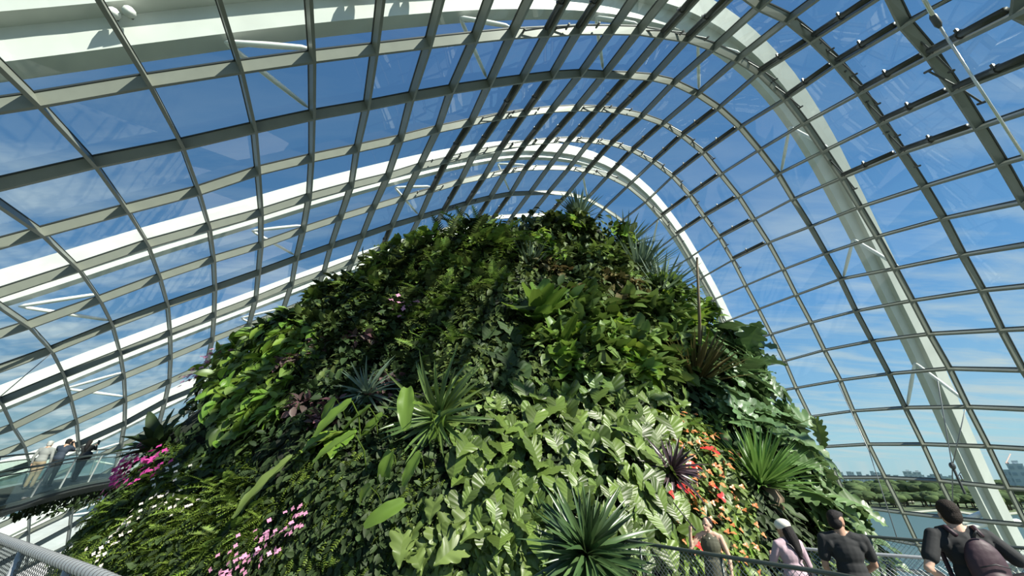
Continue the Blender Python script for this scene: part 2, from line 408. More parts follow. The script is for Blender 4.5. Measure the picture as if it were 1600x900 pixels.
# ---- dark roller blind tubes that run beside the purlins
TUBES = {-3: [18, 19], -2: [16, 17, 18, 19, 20], -1: [8, 9, 12, 13, 16, 17, 20], 1: [8, 9, 12, 13, 16, 17],
         2: [7, 8, 9, 10, 11, 12, 13, 14, 15, 16, 17, 18, 19, 20, 21], 3: [7, 10, 11, 14, 15, 18, 19], 4: [8, 9], 5: [6, 10, 11, 14], 6: [7, 8]}
for r_, cs in TUBES.items():
    for c_ in cs:
        i, j = rj(r_), cj(c_)
        a, b = GA[i, j], GA[i + 1, j]; n = nrm(GN[i, j] + GN[i + 1, j]); t = nrm(b - a); s_ = -nrm(np.cross(t, n))
        if s_.dot(TC_[i, j]) > 0: s_ = -s_
        L_ = np.linalg.norm(b - a)
        base = a
        root = empty('roller_blind', tuple(base)); tag(root, 'dark roller blind tube fixed along a purlin under the glass roof', 'roller blind', 'dark roller blind tubes along the glass roof')
        o1 = s_ * .30 - n * .02
        mb = MB(); mb.tube([o1 + t * .45, o1 + t * (L_ - .45)], .17, 10); mb.build('tube', MAT['tube_dark'], root, smooth=True)
        for f in (.3, .5, .75):
            mb = MB(); mb.tube([o1 + t * (L_ * f), o1 + t * (L_ * f + .22)], .22, 8)
            if f == .5: mb.box(o1 + t * (L_ * f + .1) + s_ * .2, (.12, .12, .3)); mb.build('bracket', MAT['bracket'], root)
        for e, sg in ((L_ - .5, 1), (L_ - .5, -1)):
            mb = MB(); st = o1 + t * e + s_ * .1 * sg
            mb.tube([st, st + t * .1 + (s_ if sg > 0 else -s_) * (1.5)], .05, 6); mb.tube([st + (s_ if sg > 0 else -s_) * 1.5 - t * .25 + t * .1, st + (s_ if sg > 0 else -s_) * 1.5 + t * .4], .07, 6)
            mb.build('arm', MAT['bracket'], root)
# ---- tension rods and cables
def cable(name, pts, r, m, label, cat='cable', group=None):
    pts = [np.asarray(p, float) for p in pts]
    mb = MB(); mb.tube(pts, r, 6); o = mb.build(name, MAT[m], origin=pts[0], smooth=True); tag(o, label, cat, group); return o
root = empty('tension_rod', tuple(at(1440, -8, 16))); tag(root, 'long bright metal tension rod crossing the top right corner under the glass', 'rod')
p0, p1, p2 = at(1428, -30, 16), at(1462, 32, 16), at(1620, 275, 15)
mb = MB(); mb.tube([p0, p1], .075, 8); o = mb.build('rod', MAT['rod_white'], root, smooth=True); o.location = tuple(-np.array(root.location))
mb = MB(); mb.tube([p1, p2], .05, 8); o = mb.build('rod', MAT['rod_white'], root, smooth=True); o.location = tuple(-np.array(root.location))
mb = MB(); t = nrm(p2 - p1); mb.tube([p1 - t * .35, p1 - t * .2, p1 + t * .2, p1 + t * .35], [.06, .12, .12, .06], 8); o = mb.build('turnbuckle', MAT['bracket'], root, smooth=True); o.location = tuple(-np.array(root.location))
cable('cable', [at(1310, 600, 22), at(1358, 705, 20), at(1402, 842, 17)], .02, 'cable', 'thin stay cable running down to the railing between the two men', group='stay cables')
cable('cable', [at(1465, 595, 25), at(1488, 728, 25), at(1489, 840, 24)], .03, 'cable', 'thin plumb cable hanging beside the big white arch on the right', group='stay cables')
cable('cable', [at(1508, 640, 25), at(1488, 728, 25)], .03, 'cable', 'short slanting cable that joins the plumb cable at a clamp on the right', group='stay cables')
mb = MB(); p = at(1488, 728, 25); mb.ell(p, (.16, .16, .22), nu=8, nv=6); mb.tube([p - [0, 0, .2], p - [0, 0, 1.6]], .07, 6); o = mb.build('cable_clamp', MAT['bracket'], origin=p); tag(o, 'dark clamp where two stay cables meet near the white arch', 'clamp')
cable('cable', [at(80, 552, 30), at(0, 620, 27)], .03, 'cable', 'thin dark cable slanting from the roof grid to the left edge', group='stay cables')

for pts, lab in (([at(1500, 818, 40), at(1520, 808, 41), at(1547, 797, 42)], 'short straight white pipe outside the glass at the lower right'), ([at(1508, 826, 40), at(1550, 816, 41), at(1590, 815, 42), at(1625, 838, 42)], 'bent white pipe outside the glass, below the short straight one')):
    mb = MB(); mb.tube(pts, .28, 10); o = mb.build('outdoor_pipe', MAT['strut_white'], origin=pts[0], smooth=True); tag(o, lab, 'pipe')
# ------------------------------------------------------------------ the planted mound
SL = [(-8, -1.38, 16.1, 12.75, 7.9), (-5, -1.43, 16.69, 13.21, 8.19), (-3, -1.46, 17.08, 13.52, 8.38), (-1.5, -1.32, 16.84, 12.56, 7.79), (0, -1.14, 17.07, 11.89, 7.37),
      (1.5, -1.49, 18.98, 12.87, 7.98), (3, -1.58, 20.73, 13.59, 8.43), (5, -1.37, 22.94, 14.17, 8.79), (7, -.99, 24.86, 14.3, 8.86), (9, -.86, 25.86, 13.32, 8.26),
      (11, -.97, 26.5, 11.78, 7.3), (12, -.77, 27.1, 11.45, 7.1), (13, -.49, 27.54, 11.04, 6.84), (14, -.16, 27.94, 10.55, 6.54), (15, .52, 27.96, 9.45, 5.86), (16, 1.25, 27.79, 8.05, 4.99),
      (16.8, 3.0, 26.9, 5.6, 4.0), (17.6, 4.2, 26.1, 3.3, 2.8), (18.4, 4.5, 25.7, 1.6, 1.5), (18.8, 4.55, 25.6, .3, .3)]
from mathutils import noise
def lump(p, s, k=1.0):
    return noise.noise(Vector(p) * s) * k
SA = np.array(SL); NZ, NP = 64, 150
zz = np.linspace(0, 1, NZ); zi = np.interp(zz, [0, .2, .75, .95, 1], [-8, -2.5, 13, 18, 18.8])
MV = []
for z in zi:
    cx, cy, a, b = [np.interp(z, SA[:, 0], SA[:, k]) for k in (1, 2, 3, 4)]
    for k in range(NP):
        ph = 2 * math.pi * k / NP
        x, y = cx + (a - .3) * math.cos(ph), cy + b * math.sin(ph)
        dn = np.array([math.cos(ph) / a, math.sin(ph) / b, 0]); dn /= np.linalg.norm(dn)
        amp = .075 * max(0, y) ** .92 * min(1, a / 6)
        front = max(0, -math.sin(ph)) ** .5 + .15
        d = (lump((x, y, z), .15, 1.0) + lump((x, y, z), .36, .75) + lump((x, y, z), .9, .25) - .25) * amp * front
        MV.append((x + dn[0] * d, y + dn[1] * d, z))
MV = np.array(MV)
MF = [(i * NP + j, i * NP + (j + 1) % NP, (i + 1) * NP + (j + 1) % NP, (i + 1) * NP + j) for i in range(NZ - 1) for j in range(NP)]
mb = MB(); mb.add(MV, MF + [tuple(range((NZ - 1) * NP, NZ * NP))])
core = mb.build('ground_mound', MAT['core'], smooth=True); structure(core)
BVH = BVHTree.FromPolygons([tuple(v) for v in MV], MF)
def hit(px, py, org=(0, 0, 0)):
    d = ray(px, py); r = BVH.ray_cast(Vector(org), Vector(d))
    if r[0] is None: return None
    n = np.array(r[1]); 
    if n.dot(d) > 0: n = -n
    return np.array(r[0]), n
def snap(px, py):
    """surface point for a pixel; for pixels just off the mound take the nearest surface point"""
    h = hit(px, py)
    if h: return h
    for k in range(1, 60):
        for dx, dy in ((0, 4 * k), (-3 * k, 2 * k) if px > 850 else (3 * k, 2 * k)):
            h = hit(px + dx, py + dy)
            if h: return h
    return None
def m_of(px, p):           # photo pixels -> metres at point p
    return px * zdepth(p) / F

# ---------------- leaf templates (x width, y length, z up); all quads
HS = 1 / 1.28
def leaf(w, nv=6, nu=2, heart=0.0, fold=.25, droop=.3, ripple=0.0, nrip=6, lobes=0, lobed=.0, tipdroop=2):
    V = []
    for i in range(nv + 1):
        t = i / nv
        ww = w(t)
        for j in range(-nu, nu + 1):
            u = j / nu
            x = u * ww
            if lobes and abs(u) > .45:
                x *= 1 - lobed * (abs(math.sin(math.pi * lobes * t)) ** 3) * (1 if 0.02 < t < .97 else 0)
            y = t - heart * abs(u) ** 1.6 * (1 - t) ** 2.2
            z = fold * abs(x) - droop * t ** tipdroop + ripple * math.sin((t - .55 * abs(u) * (1 - t)) * nrip * 2 * math.pi) * (abs(u) > .01)
            V.append((x, y, z))
    n = 2 * nu + 1
    Q = [(i * n + j, i * n + j + 1, (i + 1) * n + j + 1, (i + 1) * n + j) for i in range(nv) for j in range(n - 1)]
    return np.array(V), np.array(Q)
def wheart(t): return .46 * (max(0, 1 - t) ** .62) * (1 - .22 * (1 - t) ** 6) + .0
def wov(t): return .30 * math.sin(math.pi * min(1, t * .93 + .05)) ** .8
def wlong(t): return .155 * math.sin(math.pi * min(1, t * .94 + .04)) ** .6
def wpad(t): return .21 * math.sin(math.pi * min(1, t * .9 + .06)) ** .55 * (1 - .1 * t)
def wstrap(t): return .042 * (1 - t ** 3) * min(1, .5 + 3 * t)
HEART = [(0, .10), (.10, -.02), (.24, -.13), (.37, -.14), (.46, -.03), (.49, .12), (.465, .28), (.40, .44), (.31, .60), (.20, .76), (.09, .90), (0, 1.02)]
OVAL = [(0, .02), (.12, -.03), (.26, -.01), (.36, .10), (.41, .25), (.42, .42), (.39, .58), (.32, .73), (.22, .86), (.10, .96), (0, 1.0)]
def leaf2(out, ns=24, nk=3, fold=.15, droop=.2, ripple=.012, nrip=8, lobes=0, lobed=0.0, wave=0.0):
    out = np.array(out); d = np.r_[0, np.cumsum(np.linalg.norm(np.diff(out, axis=0), axis=1))]; d /= d[-1]
    ss = np.linspace(0, 1, ns + 1); ox = np.interp(ss, d, out[:, 0]); oy = np.interp(ss, d, out[:, 1])
    V, Q = [], []
    for sgn in (1, -1):
        base = len(V)
        for i, s_ in enumerate(ss):
            my = .10 + .9 * s_ ** 1.15
            kx = 1 - lobed * abs(math.sin(math.pi * lobes * s_)) ** 4 if lobes and .04 < s_ < .96 else 1
            for j in range(nk + 1):
                k = j / nk; kk = k * (kx if j == nk else 1 - (1 - kx) * k * .8)
                x = ox[i] * kk; y = my + (oy[i] - my) * kk
                z = fold * x - droop * max(0, y) ** 2 - .35 * fold * x * x * 3 + ripple * math.sin(s_ * nrip * 2 * math.pi) * k + wave * math.sin(s_ * 3 * 2 * math.pi + sgn) * k * k
                V.append((sgn * x, y, z))
        n = nk + 1
        for i in range(ns):
            for j in range(nk):
                a = base + i * n + j; q = (a, a + 1, a + n + 1, a + n)
                Q.append(q if sgn > 0 else q[::-1])
    return np.array(V), np.array(Q)
T = {}
T['heart'] = [leaf2(HEART, 42, 3, .16, d, .017, 7, wave=w_) for d, w_ in ((.06, .01), (.16, .02), (.28, .03))]
T['heart_lobed'] = [leaf2(HEART, 30, 3, .22, d, .012, 6, 5, .22, .05) for d in (.12, .3)]
T['monstera'] = [leaf2(OVAL if i_ else HEART, 42, 3, .28, d, .012, 7, 7, .42, .03) for i_, d in ((0, .12), (1, .3), (1, .18))]
T['ovate'] = [leaf(wov, 6, 2, .08, .35, d) for d in (.15, .35)]
T['small'] = [leaf(wov, 3, 1, .0, .4, d) for d in (.1, .35)]
T['long'] = [leaf(wlong, 10, 2, .0, .35, d, .012, 9) for d in (.15, .4)]
T['paddle'] = [leaf(wpad, 14, 3, .05, .32, d, .018, 11) for d in (.1, .35)]
T['strap'] = [leaf(wstrap, 10, 1, 0, .5, d, 0, 1) for d in (.12, .35, .7)]
T['blade'] = [leaf(lambda t: .028 * (1 - t ** 2.5) * min(1, .6 + 3 * t), 6, 1, 0, .5, d) for d in (.03, .12)]
T['petal'] = [leaf(lambda t: .42 * math.sin(math.pi * min(1, t * .8 + .12)) ** .6, 3, 1, .15, .2, .2)]
def frond(npair=15, droop=.5, wide=.2):
    V, Q = [], []
    def c(t): return np.array([0, t * (1 - .12 * droop * t), -droop * t * t])
    m = 0
    for i in range(npair * 2):
        t = (i // 2 + 1) / (npair + 1); s = 1 if i % 2 else -1
        L_ = wide * math.sin(math.pi * min(1, t * .85 + .13)) ** .7
        p = c(t); q = p + np.array([s * L_, L_ * .35, -.18 * L_]); w_ = .42 / npair
        V += [p + [0, -w_, 0], p + [0, w_, 0], p * .3 + q * .7 + [0, w_ * .8, .01], q]
        Q.append((m, m + 1, m + 2, m + 3) if s > 0 else (m, m + 3, m + 2, m + 1)); m += 4
    for i in range(5):
        a, b = c(i / 5), c((i + 1) / 5)
        V += [a - [.008, 0, 0], a + [.008, 0, 0], b + [.006, 0, 0], b - [.006, 0, 0]]; Q.append((m, m + 1, m + 2, m + 3)); m += 4
    return np.array(V), np.array(Q)
T['fern'] = [frond(15, .3), frond(15, .65), frond(12, 1.0, .22)]
T['fern_lo'] = [frond(7, .4, .26), frond(7, .8, .26)]
def put(mb, kind, P, Y, N, S, mi=0, wscale=1.0):
    """place many leaves: P origins, Y length directions, N normals, S lengths"""
    P = np.atleast_2d(P); Y = nrm(np.atleast_2d(Y)); N = np.atleast_2d(N); S = np.atleast_1d(S)
    X = nrm(np.cross(Y, N)); Z = np.cross(X, Y)
    for i in range(len(P)):
        tv, tq = T[kind][RND.randrange(len(T[kind]))]
        R = np.stack([X[i] * wscale, Y[i], Z[i]], 0)
        mb.addq((tv @ R) * S[i] + P[i], tq, mi)
UP = np.array([0, 0, 1.])
def rnd3(k=1.0): return np.array([RND.gauss(0, 1), RND.gauss(0, 1), RND.gauss(0, 1)]) * k

# greens: [base, second] of each kind of leaf
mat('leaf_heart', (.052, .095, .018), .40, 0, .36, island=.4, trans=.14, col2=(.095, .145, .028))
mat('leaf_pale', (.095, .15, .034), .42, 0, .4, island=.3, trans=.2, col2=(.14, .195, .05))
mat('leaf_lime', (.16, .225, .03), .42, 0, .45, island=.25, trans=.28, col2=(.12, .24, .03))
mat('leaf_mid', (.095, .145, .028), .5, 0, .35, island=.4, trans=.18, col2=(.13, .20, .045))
mat('leaf_dark', (.022, .038, .012), .6, 0, .22, island=.5, trans=.08, col2=(.036, .06, .02))  # darkened to carry the shadow of the mound's left in the leaf colour
mat('leaf_deep', (.045, .068, .016), .55, 0, .25, island=.45, trans=.14, col2=(.085, .11, .028))
mat('leaf_paddle', (.12, .19, .03), .38, 0, .4, island=.2, trans=.28, col2=(.12, .22, .035))
mat('leaf_monstera', (.07, .125, .038), .40, 0, .45, island=.3, trans=.14, col2=(.11, .18, .07))
mat('leaf_fern', (.09, .16, .03), .5, 0, .35, island=.35, trans=.25, col2=(.15, .22, .035))
mat('leaf_moss', (.11, .16, .018), .6, 0, .3, island=.45, trans=.2, col2=(.05, .09, .015))
mat('leaf_blue', (.10, .15, .10), .4, 0, .5, island=.3, trans=.12, col2=(.15, .20, .13))
mat('leaf_brom', (.06, .12, .03), .3, 0, .6, island=.3, trans=.15, col2=(.13, .19, .05))
mat('leaf_yucca', (.09, .19, .04), .4, 0, .5, island=.25, trans=.2, col2=(.13, .25, .06))
mat('leaf_bromdark', (.032, .07, .024), .3, 0, .5, island=.35, trans=.1, col2=(.07, .12, .04))
mat('leaf_purple', (.035, .022, .028), .3, 0, .6, island=.4, trans=.08, col2=(.06, .035, .04))
mat('leaf_pink', (.16, .075, .085), .45, 0, .4, island=.4, trans=.15, col2=(.08, .06, .05))
mat('leaf_bronze', (.13, .095, .035), .6, 0, .25, island=.4, trans=.15, col2=(.09, .09, .03))
mat('leaf_dry', (.25, .19, .11), .7, 0, .3, island=.4, trans=.1, col2=(.15, .12, .07))
mat('flower_magenta', (.55, .06, .28), .5, 0, .3, island=.25, trans=.2)
mat('flower_pink', (.62, .28, .42), .5, 0, .3, island=.25, trans=.2)
mat('flower_white', (.72, .66, .58), .5, 0, .3, island=.2, trans=.2)
mat('flower_red', (.62, .035, .03), .3, 0, .6, island=.25, trans=.1)
mat('flower_orange', (.55, .20, .07), .4, 0, .5, island=.25, trans=.15)
mat('stem_green', (.12, .15, .05), .5)
mat('stem_brown', (.14, .10, .06), .7)

def inpoly(x, y, poly):
    c = False; n = len(poly)
    for i in range(n):
        x1, y1 = poly[i]; x2, y2 = poly[(i + 1) % n]
        if (y1 > y) != (y2 > y) and x < (x2 - x1) * (y - y1) / (y2 - y1) + x1: c = not c
    return c
def pick(poly, n, mind=0):
    xs = [p[0] for p in poly]; ys = [p[1] for p in poly]; out = []; tr = 0
    while len(out) < n and tr < n * 60:
        tr += 1
        x, y = RND.uniform(min(xs), max(xs)), RND.uniform(min(ys), max(ys))
        if inpoly(x, y, poly) and all((x - a) ** 2 + (y - b) ** 2 > mind * mind for a, b in out): out.append((x, y))
    return out

# ---------------- ground cover: leaves nobody could count
# zones: polygon, count, leaf kind, size px, material, lift
W = 1600
ZONES = [
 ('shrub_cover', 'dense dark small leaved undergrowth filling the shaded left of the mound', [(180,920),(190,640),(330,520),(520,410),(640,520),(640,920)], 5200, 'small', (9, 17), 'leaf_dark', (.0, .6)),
 ('fern_cover', 'fine feathery moss and fern cover on the lower left slope of the mound', [(20,920),(170,770),(240,690),(400,700),(420,800),(330,920)], 6500, 'fern_lo', (14, 26), 'leaf_moss', (.0, .4)),
 ('leaf_cover', 'small mixed leaves carpeting the upper mound below its crown', [(330,560),(500,430),(640,370),(760,345),(900,310),(1010,370),(1080,480),(1160,530),(1100,600),(700,620),(600,520)], 9500, 'small', (8, 16), 'leaf_deep', (.0, .8)),
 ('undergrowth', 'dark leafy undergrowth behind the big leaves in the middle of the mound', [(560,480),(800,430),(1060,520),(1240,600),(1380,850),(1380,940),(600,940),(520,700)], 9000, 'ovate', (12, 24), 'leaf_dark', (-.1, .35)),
 ('creeper_cover', 'small hanging leaves among the flowers near the woman in olive', [(1020,650),(1110,640),(1160,760),(1190,930),(1020,930)], 2600, 'small', (9, 17), 'leaf_mid', (.1, .5)),
]
for nm, lab, poly, cnt, kind, sz, mt, lift in ZONES:
    mb = MB(); pts = 0; tr = 0
    xs = [p[0] for p in poly]; ys = [p[1] for p in poly]
    while pts < cnt and tr < cnt * 6:
        tr += 1
        x, y = RND.uniform(min(xs), max(xs)), RND.uniform(min(ys), max(ys))
        if not inpoly(x, y, poly): continue
        org = (RND.choice((0, 0, 0, -4, 4)), 0, 0)
        h = hit(x, y, org)
        if not h: continue
        p, n = h; s = m_of(RND.uniform(*sz), p); k = m_of(30, p)
        dn = nrm(-UP * .75 + n * .55 + rnd3(.38)) if kind != 'fern_lo' else nrm(-UP * .9 + n * .35 + rnd3(.25))
        nn = nrm(n + UP * .6 + rnd3(.35))
        put(mb, kind, p + n * RND.uniform(*lift) * k, dn, nn, s)
        pts += 1
    o = mb.build(nm, MAT[mt], smooth=True); tag(o, lab, 'greenery', kind='stuff')

# ---------------- plants
def plant_obj(name, px, py, builder, mt, label, group=None, cat='plant', parts=None, **k):
    h = snap(px, py)
    if not h: return None
    p, n = h
    mb = MB(); extra = {}
    builder(mb, p, n, extra, **k)
    if not mb.n: return None
    if extra:
        root = empty(name, tuple(p)); tag(root, label, cat, group)
        o = mb.build('foliage', MAT[mt], root, smooth=True, origin=p); o.location = (0, 0, 0)
        for nm2, lst in extra.items():
            for (b2, m2) in lst:
                o = b2.build(nm2, MAT[m2], root, smooth=True, origin=p); o.location = (0, 0, 0)
        return root
    o = mb.build(name, MAT[mt], smooth=True, origin=p); tag(o, label, cat, group)
    return o
def trunked(mb, p, n, ex, **k):
    rosette(mb, p, n, ex, **k)
    m2 = MB(); q = p + n * m_of(10, p)
    m2.tube([q - [0, 0, m_of(46, p)], q - [0, 0, m_of(20, p)], q], [m_of(14, p), m_of(20, p), m_of(9, p)], 12)
    ex.setdefault('trunk', []).append((m2, 'stem_brown'))
def climber(mb, p, n, ex, rn=.34, kind='heart', k=4, size=42, spread=38, lift=.6, down=.75, stems=False, out=.35, up=.5, side=0.0, wscale=1.0):
    s0 = m_of(size, p); sp = m_of(spread, p)
    a = nrm(np.cross(UP, n)); b = nrm(np.cross(n, a))
    for i in range(k):
        q = p + a * RND.uniform(-1, 1) * sp + b * RND.uniform(-1, 1) * sp
        r = BVH.find_nearest(Vector(q))
        q0 = np.array(r[0]); nn = np.array(r[1]); 
        if nn.dot(n) < 0: nn = -nn
        q = q0 + nn * s0 * RND.uniform(.35, 1.0) * lift
        y = nrm(-UP * down + nn * out + a * side + rnd3(.26)); nl = nrm(nn + UP * up + rnd3(rn))
        s = s0 * RND.uniform(.7, 1.2)
        put(mb, kind, q, y, nl, s, wscale=wscale)
        if stems: mb.tube([q0 - nn * .1, q * .5 + q0 * .5 - y * .1 * s + nn * .1 * s, q], s * .018, 4, cap=False)
def rosette(mb, p, n, ex, kind='strap', k=40, size=70, axis=None, open_=1.0, lift=.1, flat=.0, wscale=1.0, dry=0, up=.6):
    s0 = m_of(size, p); ax = nrm(np.array(axis)) if axis is not None else nrm(n * .8 + UP * up)
    a = nrm(np.cross(ax, [.3, .2, .9])); b = np.cross(ax, a)
    for i in range(k):
        f = (i + .5) / k; th = i * 2.39996; el = (f ** .7) * open_ * 1.45
        r = a * math.cos(th) + b * math.sin(th)
        y = nrm(ax * math.cos(el) + r * math.sin(el) + rnd3(.06)); nl = nrm(ax * math.sin(el + .3) * 1 - r * math.cos(el) + ax * .4)
        put(mb, kind, p + ax * m_of(8, p) * lift * 3 + r * s0 * .03, y, nl, s0 * RND.uniform(.75, 1.1), wscale=wscale)
    if dry:
        m2 = MB()
        for i in range(dry):
            th = RND.uniform(0, 6.28); r = a * math.cos(th) + b * math.sin(th)
            put(m2, kind, p, nrm(-UP * .8 + r * .6 - ax * .2), nrm(ax + r), s0 * RND.uniform(.5, .8), wscale=wscale)
        ex.setdefault('dry_leaves', []).append((m2, 'leaf_dry'))
def fernp(mb, p, n, ex, k=9, size=60, kind='fern', spread=14, hang=.5):
    s0 = m_of(size, p); a = nrm(np.cross(UP, n)); b = nrm(np.cross(n, a)); sp = m_of(spread, p)
    for i in range(k):
        q = p + a * RND.uniform(-1, 1) * sp + b * RND.uniform(-1, 1) * sp + n * s0 * .1
        y = nrm(n * .8 + a * RND.uniform(-1.1, 1.1) + UP * RND.uniform(-hang - .3, .5) + rnd3(.1))
        put(mb, kind, q, y, nrm(UP + n * .7 + rnd3(.15)), s0 * RND.uniform(.7, 1.15))
def flowers(ex, p, n, m, k=14, spread=22, size=7, name='flower', petals=4):
    a = nrm(np.cross(UP, n)); b = nrm(np.cross(n, a)); sp = m_of(spread, p)
    for i in range(k):
        m2 = MB(); q = p + a * RND.gauss(0, .5) * sp + b * RND.gauss(0, .5) * sp + n * m_of(RND.uniform(16, 34), p)
        d = nrm(n + UP * .4 + rnd3(.35)); u = nrm(np.cross(d, [.1, .3, .9])); v = np.cross(d, u)
        for j in range(petals):
            th = 2 * math.pi * j / petals
            put(m2, 'petal', q, u * math.cos(th) + v * math.sin(th) + d * .3, d, m_of(size, p))
        ex.setdefault(name, []).append((m2, m))
def bush(mb, p, n, ex, k=46, r=24, size=15, kind='small', squash=.8, **kw):
    R_ = m_of(r, p) * RND.uniform(.75, 1.25); c = p + n * R_ * .25
    for i in range(k):
        d = nrm(rnd3() + n * .9 + UP * .45); q = c + d * R_ * np.array([1, 1, squash]) * RND.uniform(.55, 1.05)
        y = nrm(d * .6 - UP * .35 + rnd3(.4)); put(mb, kind, q, y, nrm(d + UP * .7 + rnd3(.3)), m_of(size, p) * RND.uniform(.6, 1.3))
def with_flowers(base, fm, **fk):
    def f(mb, p, n, ex, **k):
        base(mb, p, n, ex, **k); flowers(ex, p, n, fm, **fk)
    return f
def scatter(name, poly, n, mind, builder, mt, label, group, **k):
    for x, y in pick(poly, n, mind):
        m = RND.choice(mt) if isinstance(mt, list) else mt
        plant_obj(name, x, y, builder, m, label, group, **k)
PH = 'philodendron'
scatter(PH, [(725,710),(800,640),(930,600),(1010,640),(1030,760),(1010,870),(900,870),(850,900),(800,880),(760,840),(720,780)], 84, 16, climber, 'leaf_heart',
  'climber with broad ribbed heart shaped leaves on the sunlit lower middle of the mound', 'heart leaved climbers in the lower middle', k=4, size=37, spread=24, up=.4, rn=.26, stems=True, lift=1.0)
scatter(PH, [(690,560),(740,500),(800,560),(930,540),(1000,600),(930,640),(800,680),(720,700)], 44, 18, climber, ['leaf_heart', 'leaf_mid', 'leaf_deep', 'leaf_pale'],
  'climbing plant with medium heart shaped leaves above the broad leaved ones at mid height', 'heart leaved climbers at mid height', k=5, size=28, spread=24, up=.55, stems=True)
scatter('lobed_philodendron', [(610,830),(660,780),(760,790),(850,830),(850,920),(640,930)], 22, 20, climber, 'leaf_pale',
  'pale yellow green plant with wavy leaves at the bottom left of the dark bromeliad', 'pale lobed leaf plants at the bottom', kind='heart_lobed', k=4, size=46, spread=26, up=.5, stems=True)
scatter('lobed_philodendron', [(880,590),(960,540),(1060,560),(1080,640),(1000,660),(900,650)], 12, 22, climber, ['leaf_pale', 'leaf_mid'],
  'light green lobed leaf plant catching sun right of the middle of the mound', 'light lobed leaf plants right of the middle', kind='heart_lobed', k=4, size=36, spread=24, up=.5)
scatter('shrub', [(830,540),(900,480),(1050,500),(1110,560),(1050,600),(900,610)], 40, 14, bush, ['leaf_mid', 'leaf_lime', 'leaf_heart', 'leaf_pale'],
  'leafy shrub with bright mid green oval leaves right of the paddle leaved cluster', 'mid green shrubs on the upper right', r=26, size=27)
scatter('shrub', [(830,430),(860,400),(960,400),(1000,470),(950,520),(860,480)], 26, 14, bush, ['leaf_bronze', 'leaf_deep', 'leaf_dark', 'leaf_mid'],
  'twiggy shrub with small bronze and green leaves in the upper middle of the mound', 'bronze and green shrubs in the upper middle', r=24, size=15)
scatter('shrub', [(640,400),(700,370),(800,365),(860,350),(960,350),(1010,400),(1040,450),(980,440),(830,420),(700,450)], 44, 15, bush, ['leaf_mid', 'leaf_dark', 'leaf_deep', 'leaf_lime', 'leaf_deep'],
  'leafy shrub growing on the crown of the mound under the glass', 'shrubs on the crown of the mound', r=24, size=15)
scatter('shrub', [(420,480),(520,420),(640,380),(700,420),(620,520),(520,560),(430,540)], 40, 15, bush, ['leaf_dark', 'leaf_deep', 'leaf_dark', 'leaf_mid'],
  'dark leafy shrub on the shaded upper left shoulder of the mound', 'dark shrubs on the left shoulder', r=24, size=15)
scatter('trailing_vine', [(345,560),(390,520),(470,510),(500,560),(480,620),(430,680),(380,690),(345,630)], 56, 12, climber, ['leaf_lime', 'leaf_lime', 'leaf_pale'],
  'bright lime green trailing vine with oval leaves on the left of the mound', 'lime green vines on the left', kind='ovate', k=16, size=22, spread=24, up=.7, lift=1.2, rn=.5, down=.55)
scatter('trailing_vine', [(440,500),(520,440),(560,450),(540,520),(470,540)], 14, 14, climber, ['leaf_lime', 'leaf_mid'],
  'loose lime tinged vine below the grey spiky plant at the left skyline', 'lime vines by the left skyline', kind='ovate', k=12, size=20, spread=22, up=.7)
scatter('monstera', [(1095,500),(1130,510),(1175,575),(1215,650),(1260,735),(1312,820),(1335,860),(1310,860),(1255,815),(1215,770),(1170,705),(1110,640),(1075,560)], 80, 14, climber, 'leaf_monstera',
  'climbing plant with deeply cut hanging leaves on the right flank of the mound', 'cut leaved climbers on the right flank', kind='monstera', k=4, size=52, spread=20, up=.6, out=.4, side=.25, stems=True)
scatter('fern', [(560,430),(640,380),(740,360),(820,400),(760,470),(650,500),(580,490)], 40, 16, fernp, ['leaf_fern', 'leaf_deep', 'leaf_deep'],
  'arching feathery fern on the upper left slope below the crown', 'ferns on the upper slope', size=44, k=12)
scatter('fern', [(150,800),(230,740),(330,720),(400,780),(340,880),(200,900)], 46, 15, fernp, ['leaf_moss', 'leaf_fern', 'leaf_moss'],
  'yellow green fern clump on the lower left slope near the bridge', 'ferns on the lower left slope', size=30, k=12, hang=.9)
scatter('hanging_fern', [(290,760),(420,740),(420,840),(330,860)], 26, 15, fernp, ['leaf_fern', 'leaf_moss'],
  'feathery fern hanging over the dark hollow at the lower left', 'hanging ferns over the hollow', size=40, k=11, hang=1.5)
scatter('fern', [(1010,640),(1060,660),(1090,700),(1020,720)], 6, 18, fernp, 'leaf_lime',
  'small bright fern beside the dark purple rosette', 'bright ferns beside the purple rosette', size=42, k=7)
scatter('fern', [(600,540),(720,520),(760,600),(700,640),(600,600)], 14, 20, fernp, ['leaf_fern', 'leaf_dark'],
  'dark fern in the shaded middle left of the paddle leaves', 'ferns in the shaded middle', size=45, k=8)
scatter('begonia', [(450,560),(560,500),(650,500),(640,600),(560,690),(470,680)], 30, 16, bush, ['leaf_dark', 'leaf_dark', 'leaf_pink'],
  'shade plant with small pink and dark leaves left of the middle', 'pinkish shade plants left of the middle', r=24, size=15)
scatter('anthurium', [(1045,660),(1080,650),(1120,690),(1150,760),(1170,840),(1150,900),(1090,900),(1040,840)], 40, 15,
  with_flowers(climber, 'flower_orange', k=4, spread=30, size=4.6, petals=3), ['leaf_lime', 'leaf_mid', 'leaf_pale'],
  'flowering plant with hanging yellow green leaves and orange blooms near the woman in olive', 'orange flowering plants near the woman', kind='long', k=11, size=30, spread=22, wscale=1.5, down=1.1)
